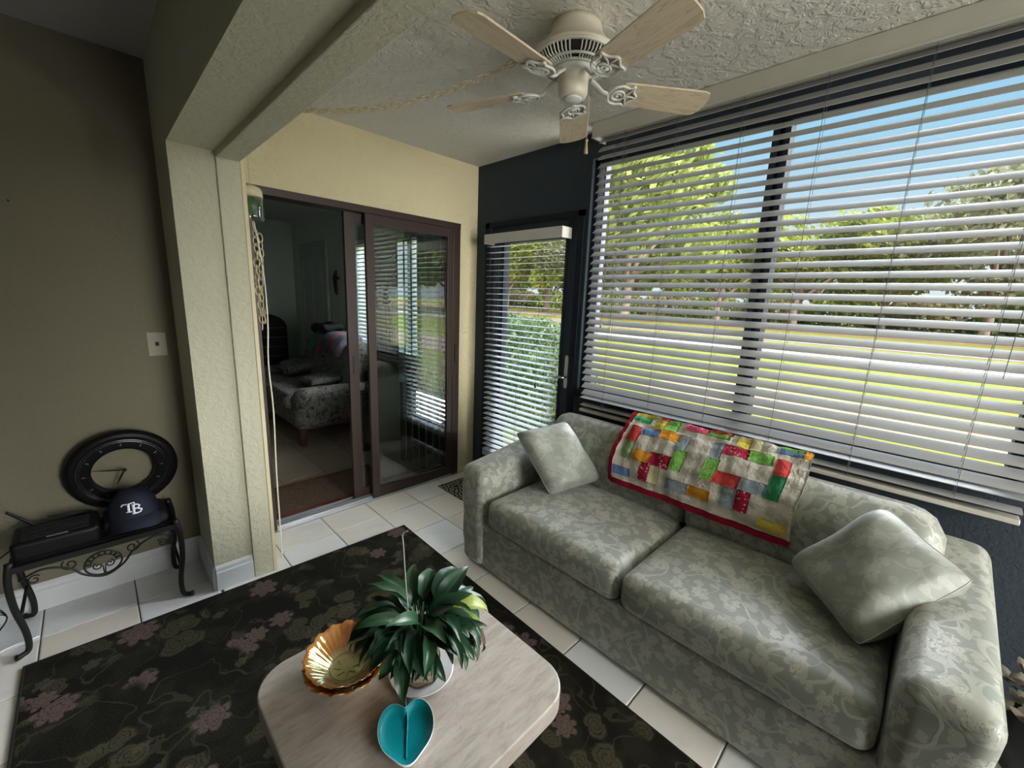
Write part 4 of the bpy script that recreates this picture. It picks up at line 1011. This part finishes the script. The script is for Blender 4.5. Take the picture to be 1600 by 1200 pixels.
for x in (BX0, BX1): bp(MB().tube([(x, BY0, .165), (x, BY1, .165)], .006, 6), 'stretcher')
# router box, antennas
rt = thing('router_box', 'black slatted router box with stick antennas on the iron bench', 'router', (-.20, 2.45, BZ+.013))
loc(rbox(-.205, 2.44, BZ+.013+.040, .25, .19, .080, .018, 5), rt).build('case', M_['blackplastic'], rt, True)
for i in range(6):
    loc(MB().box(-.30, -.11, 2.37+i*.022, 2.374+i*.022, BZ+.0925, BZ+.0955), rt).build('vent_ridge', M_['dark'], rt)
loc(MB().box(-.23, -.17, 2.352, 2.356, BZ+.0925, BZ+.096), rt).build('indicator_strip', M_['silver'], rt)
loc(MB().tube([(-.265, 2.52, BZ+.08), (-.335, 2.50, BZ+.175)], [.007, .005], 8), rt).build('antenna', M_['blackplastic'], rt)
loc(MB().tube([(-.305, 2.50, BZ+.125), (-.325, 2.48, BZ+.117)], .003, 6), rt).build('antenna_clip', M_['blackplastic'], rt)
loc(MB().tube([(-.10, 2.54, BZ+.085), (-.235, 2.54, BZ+.105)], [.005, .004], 8), rt).build('antenna', M_['blackplastic'], rt)
# black pouch under the cap
pk = rbox(.04, 2.47, BZ+.013+.028, .22, .20, .056, .026, 5, lambda q, n: (q.x, q.y, q.z+.006*math.sin(q.x*40)))
tag(pk.build('black_pouch', M_['backdark'], None, True), 'soft black pouch on the bench beneath the cap', 'pouch')
# clock
ck = thing('wall_clock', 'large black open centre clock leaning on the wall over the bench', 'clock', (.02, 2.585, BZ+.02))
R1, R2 = .200, .112
MB().lathe([(R2, -.010), (R2+.012, -.016), (R2+.03, -.008), (.155, -.012), (.178, -.022), (R1, -.008), (R1, .012), (R2, .012), (R2, -.010)], 72).build('clock_ring', M_['blackplastic'], ck, True)
for r in (.160, .152): MB().tube([(r*math.cos(2*PI*i/64), r*math.sin(2*PI*i/64), -.015) for i in range(64)], .0012, 5, closed=True).build('silver_line', M_['silver'], ck, True)
for k in range(12):
    a = PI/6*k; MB().box(-.0025, .0025, .122, .142, -.0135, -.0105, Matrix.Rotation(a, 4, 'Z')).build('hour_mark', mat('dim_mark', (.12, .12, .12), .5) if k == 0 else bpy.data.materials['dim_mark'], ck)
def hand(name, a, L, w): 
    mtx = Matrix.Rotation(a, 4, 'Z')
    MB().prism([(-w, -.01), (w, -.01), (w*1.6, L*.5), (0, L), (-w*1.6, L*.5)], -.008, -.006, mtx).build(name, M_['blackiron'], ck)
hand('hour_hand', math.radians(205-180+0), .085, .003); hand('minute_hand', math.radians(-258+360), .108, .0022)
MB().lathe([(0, -.012), (.008, -.011), (.009, -.004), (0, -.004)], 16).build('centre_boss', M_['blackiron'], ck)
ck.rotation_euler = (math.radians(90-13), 0, 0); ck.location = (.025, 2.600, BZ+.030+.200)
for c in ck.children: pass
# flip so that the face (-z) looks toward -y
ck.rotation_euler = (math.radians(-90-13), 0, 0)
ck.rotation_euler = (math.radians(-90+10), 0, math.radians(0)); 
# cap with TB
cp = thing('baseball_cap', 'navy baseball cap with white TB letters on the bench', 'cap', (.035, 2.44, BZ+.068))
P = []; n = 40; mrows = 12
for i in range(n):
    a = 2*PI*i/n
    for j in range(mrows):
        t = j/(mrows-1); ph = t*PI/2; rr = .080*math.cos(ph)**.75 if j < mrows-1 else 0.0; z = .105*math.sin(ph)**.9
        P.append((rr*math.cos(a)*.92, rr*math.sin(a)*1.08, z))
MB().grid(P, n, mrows, closed_u=True).build('crown', M_['navycloth'], cp, True)
P = []
for i in range(17):
    a = PI+.35+(PI-.7)*i/16
    for j in range(7):
        t = j/6; ext = .085*max(0, math.sin(a-PI))**.7*t
        P.append((.074*math.cos(a)*(1+.10*t), .086*math.sin(a)-ext, .006-.016*t*t-.030*(math.cos(a)**2)*t))
k = len(P); bb = MB(); bb.grid(P, 17, 7); bb.grid([(p[0], p[1], p[2]-.003) for p in P], 17, 7)
bb.build('brim', M_['navycloth'], cp, True)
MB().lathe([(0, 0), (.005, -.001), (.005, .002), (0, .004)], 10, 0, 0, .104).build('top_button', M_['navycloth'], cp, True)
# embroidered letters wrapped on the crown front
def crown_pt(x, z, off=.0022):
    ph = math.asin(min(1, (max(0, z)/.105)**(1/.9))); rr = .080*math.cos(ph)**.75
    ca = max(-1, min(1, x/(rr*.92+1e-3))); y = -rr*1.08*math.sqrt(1-ca*ca)
    return (x, y-off, z+off*.6)
def stroke(L, r=.0024): return [crown_pt(x, z) for x, z in L], r
def dens(L, n=5):
    out = []
    for a, b in zip(L[:-1], L[1:]):
        for i in range(n): out.append((a[0]+(b[0]-a[0])*i/n, a[1]+(b[1]-a[1])*i/n))
    return out+[L[-1]]
def letter(name, strokes):
    mb = MB()
    for L, r in strokes: p, rr = stroke(dens(L), r); mb.tube(p, rr, 6)
    mb.build(name, M_['white'], cp, True)
oz = .030
letter('letter_t', [([(-.030, oz+.026), (-.026, oz+.033), (-.010, oz+.033), (.006, oz+.036), (.008, oz+.030)], .0024), ([(-.010, oz+.034), (-.010, oz+.004)], .0042), ([(-.018, oz+.003), (-.002, oz+.003)], .002)])
letter('letter_b', [([(.004, oz+.028), (.004, oz-.006)], .0042), ([(-.001, oz+.027), (.014, oz+.027), (.021, oz+.021), (.016, oz+.013), (.006, oz+.012)], .0026), ([(.014, oz+.012), (.026, oz+.005), (.022, oz-.004), (.012, oz-.006), (-.002, oz-.006)], .0028)])
cp.scale = (1.18, 1.18, 1.1); cp.rotation_euler = (math.radians(-6), 0, math.radians(-4))
# cables at the bench's left
cb = MB()
cb.tube(smoothpath([(-.62, 2.50, .10), (-.50, 2.46, .24), (-.42, 2.45, .34), (-.345, 2.46, .40), (-.30, 2.52, .42)], 6), .003, 6)
tag(cb.build('cable', M_['blackplastic'], None, True), 'black cable rising from the left to the router', 'cable')
cb = MB().tube(smoothpath([(-.63, 2.46, .16), (-.52, 2.45, .28), (-.43, 2.44, .36), (-.365, 2.45, .415)], 6), .0035, 6)
tag(cb.build('cable', mat('grey_cable', (.32, .31, .29), .5), None, True), 'grey cable with plug running up beside the bench', 'cable')
cb = MB().tube(smoothpath([(-.60, 2.30, .006), (-.48, 2.365, .006), (-.40, 2.42, .006), (-.31, 2.43, .006)], 6), .0045, 6)
tag(cb.build('cable', M_['white'], None, True), 'white cable lying on the tiles by the bench leg', 'cable')
cb = MB()
for k in range(3): cb.tube(smoothpath([(-.66+.02*k, 2.56, .02), (-.55, 2.53+.02*k, .05+.05*k), (-.46, 2.54, .16-.02*k), (-.40, 2.55, .07), (-.47, 2.5, .006), (-.58, 2.46, .006)], 6), .0025, 6)
tag(cb.build('cable_tangle', M_['blackplastic'], None, True), 'tangle of thin black wires left of the bench', 'cable')

# ------------------------------------------------------------------ SILK FLOWERS right of the sofa
sf = thing('silk_flowers', 'cream silk blossoms in a dark vase between sofa arm and navy wall', 'flower arrangement', (2.02, -.46, 0))
MB().lathe([(0, 0), (.07, 0), (.085, .03), (.095, .12), (.075, .2), (.06, .23), (.055, .23), (.06, .18), (0, .17)], 32).build('vase', M_['blackplastic'], sf, True)
cream = mat('silk_petal', (.17, .15, .115), .8); stalk = M_['backdark']
pet = []
for i in range(5):
    for j in range(5):
        u, v = i/4, j/4-.5; wv = math.sin(PI*min(1, u*.85+.12))**.7
        pet.append((u*.045, v*.042*wv, .012*math.sin(u*2.2)-.010*(2*v)**2*wv))
pm = MB().grid(pet, 5, 5).mesh('petal', cream, True)
for k in range(16):
    a = k*2.4; rr = .03+.11*((k % 5)/4); hz = .26+.10*((k*7) % 6)/5-.07*((k % 5)/4)
    pos = Vector((rr*math.cos(a)*.8, rr*math.sin(a), hz))
    MB().tube(smoothpath([(0, 0, .18), tuple(pos*.6+Vector((0, 0, .08))), tuple(pos)], 4), .002, 5).build('stem', stalk, sf)
    for q in range(5):
        o = inst(pm, 'petal', sf, pos, (rnd.uniform(-.3, .3), -.35+rnd.uniform(-.2, .2), q*2*PI/5+k))

# ------------------------------------------------------------------ BEDROOM CONTENTS
bs = thing('floral_loveseat', 'dark floral loveseat on short legs seen through the open slider', 'sofa', (1.75, 4.75, 0)); BSX = -.09
def bsp(mb, name, m=None, smooth=True):
    mb.v = [(p[0]+BSX, p[1], p[2]) for p in mb.v]
    return loc(mb, bs).build(name, m or M_['bedsofa'], bs, smooth)
bsp(rbox(1.78, 4.85, .26, .86, 1.60, .20, .05, 8), 'base')
for y in (4.55, 5.22): bsp(rbox(1.66, y, .42, .72, .66, .16, .06, 8), 'seat_cushion')
bsp(rbox(1.74, 4.12, .36, .80, .20, .40, .09, 8), 'arm'); bsp(rbox(1.74, 5.62, .36, .80, .20, .40, .09, 8), 'arm')
for y in (4.55, 5.22): bsp(rbox(2.02, y, .66, .26, .70, .56, .10, 8, lambda q, n: (q.x+.10*n[2], q.y, q.z)), 'back_cushion')
for x in (1.40, 2.12):
    for y in (4.10, 5.60): bsp(MB().lathe([(0, .17), (.035, .17), (.028, .08), (.022, 0), (0, 0)], 14, x, y, 0), 'leg', M_['brown'])
def bpillow(name, label, c, th=.13):
    o = pillow(name, label, c, th)
    for ch in o.children: ch.data.materials[0] = M_['bedsofa']
    return o
bpillow('throw_pillow', 'dark floral pillow lying on the far seat of the bedroom loveseat', [(1.50, 5.45, .58), (1.88, 5.50, .66), (1.86, 5.08, .60), (1.46, 5.10, .54)])
bpillow('throw_pillow', 'dark floral pillow flat by the near arm of the bedroom loveseat', [(1.45, 4.62, .55), (1.80, 4.66, .57), (1.82, 4.28, .57), (1.46, 4.26, .55)], .10)
fb = thing('folded_blanket', 'pink green and blue blanket folded over the bedroom loveseat back', 'blanket', (2.02, 4.9, .92))
bc = [('pink', (.42, .17, .19)), ('green', (.10, .26, .20)), ('blue', (.12, .19, .26)), ('lilac', (.26, .24, .32))]
for k, (nm, c) in enumerate([bc[1], bc[0], bc[2], bc[0], bc[3]]):
    y0_ = 5.30-.17*k
    mm = bpy.data.materials.get('blanket_'+nm) or cloth('blanket_'+nm, c)
    def bf(q, n, k=k): return (q.x+.02*math.sin(q.z*20+k), q.y, q.z-.10*max(0, -n[0])**2+.012*math.sin(q.y*40))
    loc(rbox(1.98, y0_-.085, .93, .34, .175, .16, .06, 5, bf), fb).build('band', mm, fb, True)['label'] = nm+' band'
bk = rbox(1.98, 5.12, 1.045, .26, .40, .09, .04, 6, lambda q, n: (q.x, q.y, q.z+.018*math.sin(q.y*25)+.012*math.sin(q.x*30)))
tag(bk.build('folded_clothes', M_['backdark'], None, True), 'black clothes heaped on the folded blanket in the bedroom', 'clothes')
# bedroom side chair / headboard (dark rounded back)
dc = thing('dark_armchair', 'tall dark rounded chair back at the far bedroom wall', 'chair', (1.64, 6.50, 0))
def arch(w, h0, h1, n=12): return [(-w, h0)]+[(w, h0)]+[(w*math.cos(PI*i/n), h1-w*.6+w*.6*math.sin(PI*i/n)) for i in range(n+1)]
MB().prism(arch(.30, .25, 1.14), -.05, .05, Matrix.Rotation(PI/2, 4, 'X')).build('backrest', M_['backdark'], dc, bevel=.02)
for k in range(4): MB().box(-.27, .27, -.062, -.048, .55+k*.13, .563+k*.13).build('slat', M_['brown'], dc)
MB().box(-.30, .30, -.50, .05, .34, .44).build('seat', M_['backdark'], dc, bevel=.02)
for x in (-.27, .27):
    for y in (-.46, .02): MB().tube([(x, y, 0), (x, y, .36)], .022, 8).build('leg', M_['brown'], dc)
# bedroom door in right wall, crucifix
d3 = thing('door_3', 'closed pale panel door on the far right bedroom wall', 'door', (XW, 6.05, 0)); struct(d3)
mdoor = mat('bedroom_door_paint', (.34, .37, .34), .5)
wpart('door_leaf', mdoor, d3, [(XW-.02, XW-.002, 5.68, 6.44, 0, 2.03)], bevel=.003)
wpart('casing', mdoor, d3, [(XW-.032, XW-.001, 5.60, 5.68, 0, 2.11), (XW-.032, XW-.001, 6.44, 6.52, 0, 2.11), (XW-.032, XW-.001, 5.68, 6.44, 2.03, 2.11)], bevel=.003)
for a, b, c, d in ((5.76, 6.02, .2, .9), (6.10, 6.36, .2, .9), (5.76, 6.02, 1.0, 1.88), (6.10, 6.36, 1.0, 1.88)): wpart('panel', mdoor, d3, [(XW-.028, XW-.019, a, b, c, d)], bevel=.004)
cx_ = thing('wall_crucifix', 'dark crucifix with figure hung on the bedroom wall by the door', 'crucifix', (XW-.012, 5.345, 1.58))
MB().box(-.01, .01, -.022, .022, -.15, .15).build('upright', M_['brown'], cx_, bevel=.003); MB().box(-.01, .01, -.085, .085, .035, .075).build('crossbar', M_['brown'], cx_, bevel=.003)
MB().tube(smoothpath([(-.02, 0, .11), (-.024, .004, .06), (-.026, -.004, 0), (-.022, .003, -.06), (-.02, 0, -.12)], 4), [.012]*4+[.014]*4+[.012]*4+[.009]*5, 8).build('figure', M_['dark'], cx_, True)
# bedroom window + blind + dresser + small round lamp table
w3 = thing('window_3', 'bedroom window with bright blinds seen past the slider stiles', 'window', (XW+.05, 4.2, .86)); struct(w3)
wpart('window_frame', M_['trim'], w3, [(XW+.03, XW+.1, 3.50, 3.54, .86, 2.02), (XW+.03, XW+.1, 4.85, 4.89, .86, 2.02), (XW+.03, XW+.1, 3.50, 4.89, 1.98, 2.02), (XW+.03, XW+.1, 3.50, 4.89, .86, .90), (XW+.03, XW+.1, 3.70, 3.74, .86, 2.02), (XW+.03, XW+.1, 4.5, 4.54, .86, 2.02), (XW-.03, XW+.03, 3.47, 4.92, .83, .86)])
wpart('glass_pane', M_['glass'], w3, [(XW+.06, XW+.065, 3.54, 4.85, .90, 1.98)])
blind('bedroom_blind', 'pale aqua tinted blind over the bedroom window', 2.185, 3.46, 4.93, 2.03, .87, .043, lambda z: math.radians(24), (3.6, 4.2, 4.8), None, mat('aqua_slat', (.62, .74, .74), .4), M_['trim'], 1.97, stack=1)
ds = thing('dresser', 'brown wooden dresser under the bedroom window', 'dresser', (2.02, 3.40, 0))
MB().box(-.22, .17, -.30, .30, .03, .72).build('body', M_['brown'], ds, bevel=.004); MB().box(-.24, .18, -.32, .32, .72, .75).build('top', M_['brown'], ds, bevel=.004)
for k in range(3):
    dr = MB().box(-.232, -.22, -.28, .28, .06+k*.22, .26+k*.22).build('drawer', M_['brown'], ds, bevel=.003)
    MB().lathe([(0, 0), (.012, 0), (.012, .01), (0, .014)], 12).build('knob', M_['silver'], dr).matrix_local = Matrix.Translation((-.232, 0, .16+k*.22)) @ Matrix.Rotation(-PI/2, 4, 'Y')
ft = thing('cup_stand', 'small round stand topped with a white cup beside the loveseat arm', 'side table', (1.72, 3.70, 0))
MB().lathe([(0, 0), (.10, 0), (.10, .015), (.02, .03), (.014, .05), (.014, .54), (.03, .55), (.09, .56), (.09, .575), (0, .575)], 28).build('stand', M_['dark'], ft, True)
cu = tag(MB().lathe([(0, 0), (.026, 0), (.034, .06), (.031, .06), (.024, .006), (0, .006)], 24, 1.72, 3.70, .576).build('white_cup', M_['dishwhite'], None, True), 'white cup on the small dark stand in the bedroom', 'cup')

# ------------------------------------------------------------------ OUTSIDE
def flat(name, m, x0, x1, y0, y1, z, label, th=.03, slope=0):
    mb = MB(); mb.box(x0, x1, y0, y1, z-th, z); return struct(mb.build(name, m), label)
GZ = -.15
flat('lawn', M_['lawn'], XW+.14, 190, -150, 220, GZ, 'sunlit yellow green lawn')
flat('sidewalk', M_['road'], 18.2, 21.6, -150, 220, GZ+.02, 'white concrete road edge crossing the lawn')
flat('gravel_strip', M_['pinkroad'], 24.6, 29.6, -150, 220, GZ+.02, 'pinkish paved strip beyond the road edge')
flat('mulch_bed', M_['mulch'], 36, 47, -150, 220, GZ+.02, 'orange mulch bed below the trees')
flat('patio_slab', M_['peach'], 7.2, 9.6, -60, 4.0, GZ+.02, 'peach paving strip on the near lawn')
def tree_meshes(seed, H, W, nleaf, size, fol):
    r = random.Random(seed); mb = MB(); blobs = []
    for i in range(16):
        a = r.uniform(0, 2*PI); q = r.uniform(0, 1)**.6; z = r.uniform(.30, .93)
        spread = math.sin(PI*min(.98, (z-.12)/.95))**.6
        blobs.append((Vector((math.cos(a)*q*W/2*spread, math.sin(a)*q*W/2*spread, z*H)), r.uniform(.12, .22)*W))
    for i in range(nleaf):
        c, R = blobs[r.randrange(len(blobs))]
        d = Vector((r.gauss(0, 1), r.gauss(0, 1), r.gauss(0, 1))).normalized(); p = c+Vector((d.x, d.y, d.z*.75))*R*r.uniform(.55, 1.08)
        s = size*r.uniform(.6, 1.3); n_ = Vector((r.gauss(0, 1), r.gauss(0, 1), r.gauss(0, 1))).normalized(); t = n_.orthogonal().normalized(); b = n_.cross(t)
        k = len(mb.v); mb.v += [tuple(p-t*s), tuple(p-b*s*.45), tuple(p+t*s), tuple(p+b*s*.45)]; mb.f.append((k, k+1, k+2, k+3))
    cm = mb.mesh('crown', fol)
    tb = MB(); tr = smoothpath([(0, 0, 0), (.2, .1, H*.15), (-.1, .2, H*.32), (.15, 0, H*.55)], 4); tb.tube(tr, [W*.030*(1-.6*i/len(tr)) for i in range(len(tr))], 8)
    for c, R in blobs[:11]:
        z0 = r.uniform(.12, .38)*H; tb.tube(smoothpath([(0, .1, z0), tuple(c*.55+Vector((0, 0, z0*.45))), tuple(c)], 4), [W*.013]*4+[W*.008]*4+[W*.004], 6)
    return cm, tb.mesh('trunk', M_['bark'], True)
TV = [tree_meshes(1, 12, 13, 9000, .30, M_['fol_a']), tree_meshes(2, 11, 12, 9000, .30, M_['fol_b']), tree_meshes(3, 12, 11, 6500, .30, M_['fol_c'])]
def tree(x, y, s, k, label, group=None, rz=None, sz=1):
    o = thing('oak_tree', label, 'tree', (x, y, GZ), rnd.uniform(0, 6.28) if rz is None else rz, group)
    inst(TV[k][0], 'crown', o, scale=(s, s, s*sz)); inst(TV[k][1], 'trunk', o, scale=(s, s, s*sz)); return o
near = [(38, 22.5, 1.36, 0, 'tallest tree, dense and dark green, behind the left sash'), (44, 38, 1.15, 1, 'yellow green tree seen through the patio door glass'),
    (47, 16.5, .98, 1, 'yellow tree just left of the window mullion'), (49, 10, 1.03, 1, 'bright yellow tree just right of the window mullion'),
    (50, 3.5, .82, 0, 'low green tree at the middle of the right sash'), (47, -2.5, 1.02, 2, 'grey green tree at the far right of the window'),
    (52, -9, 1.0, 0, 'green tree beyond the right end of the window'), (50, 52, 1.2, 0, 'green tree at the far left beyond the patio door'),
    (42, 31, 1.0, 2, 'thin greyish tree between the door and the left sash')]
for x, y, s, k, l in near: tree(x, y, s, k, l)
for i in range(14): tree(70+rnd.uniform(-4, 10), -22+i*8.5, rnd.uniform(1.05, 1.3), [0, 1, 2][i % 3], 'distant trees closing the far edge of the lawn', 'distant tree line')
for x, y, k in ((30, -33, 1), (36, -44, 0), (27, -45, 2), (44, -36, 1), (40, -60, 0), (22, -38, 0)): tree(x, y, 1.1, k, 'lawn trees right of the window, seen only mirrored in the slider glass', 'trees mirrored in the slider glass')
# understory shrubs along the tree line
def bush_mesh(seed, n, size, fol, wx, wy, h):
    r = random.Random(seed); mb = MB()
    for i in range(n):
        a, b_ = r.uniform(0, 2*PI), r.uniform(0, 1); q = Vector((math.cos(a)*math.sqrt(1-b_*b_), math.sin(a)*math.sqrt(1-b_*b_), b_))*r.uniform(.75, 1.03)
        p = Vector((q.x*wx, q.y*wy, q.z*h)); s = size*r.uniform(.6, 1.3); n_ = Vector((r.gauss(0, 1), r.gauss(0, 1), r.gauss(0, 1))).normalized(); t = n_.orthogonal().normalized(); b = n_.cross(t)
        k = len(mb.v); mb.v += [tuple(p-t*s), tuple(p-b*s*.5), tuple(p+t*s), tuple(p+b*s*.5)]; mb.f.append((k, k+1, k+2, k+3))
    return mb.mesh('foliage', fol)
ub = bush_mesh(5, 2600, .30, M_['brush'], 4.5, 4.5, 3.2); ub2 = bush_mesh(6, 2600, .30, M_['fol_a'], 4.5, 4.5, 3.2)
for i in range(16):
    o = thing('shrub', 'shrubs filling the gaps under the far trees', 'shrub', (60+rnd.uniform(-2, 2), -20+i*7, GZ), 0, 'shrubs under the far trees'); inst(ub if i % 2 else ub2, 'foliage', o)
hm = bush_mesh(8, 7000, .05, M_['fol_h'], 1.3, 1.1, 1.25)
for x, y, l in ((6.2, 5.6, 'dark green hedge bush outside the patio door, nearest the wall'), (7.6, 7.9, 'dark green hedge bush outside the patio door, further out'), (4.5, 3.75, 'low hedge bush at the foot of the patio door')):
    hs_ = .72 if x < 5 else 1
    o = thing('hedge_bush', l, 'bush', (x, y, GZ)); inst(hm, 'foliage', o, scale=(hs_,)*3)
    MB().tube([(0, 0, 0), (0, 0, .6)], .03, 6).build('stem', M_['bark'], o)
# white parked van and low wall far off between the trunks
vn = thing('parked_van', 'white parked van far off between the tree trunks', 'van', (60, -3.2, GZ))
MB().prism([(-2.3, .35), (2.3, .35), (2.3, 1.1), (1.9, 1.3), (1.3, 1.95), (-2.3, 1.95)], -.9, .9, Matrix.Rotation(PI/2, 4, 'Z') @ Matrix.Rotation(PI/2, 4, 'X')).build('body', M_['dishwhite'], vn, bevel=.08)
for y in (-1.5, 1.5):
    for x in (-.85, .85): MB().lathe([(0, -.1), (.34, -.1), (.34, .1), (0, .1)], 18).build('wheel', M_['dark'], vn).matrix_local = Matrix.Translation((x, y, .34)) @ Matrix.Rotation(PI/2, 4, 'Y')
MB().box(-.93, -.90, -1.2, 1.0, 1.3, 1.8).build('side_window', M_['dark'], vn)

for o in C.objects:      # leaf masses nobody could count
    if o.name.split('.')[0] in ('crown', 'foliage'): o['kind'] = 'stuff'
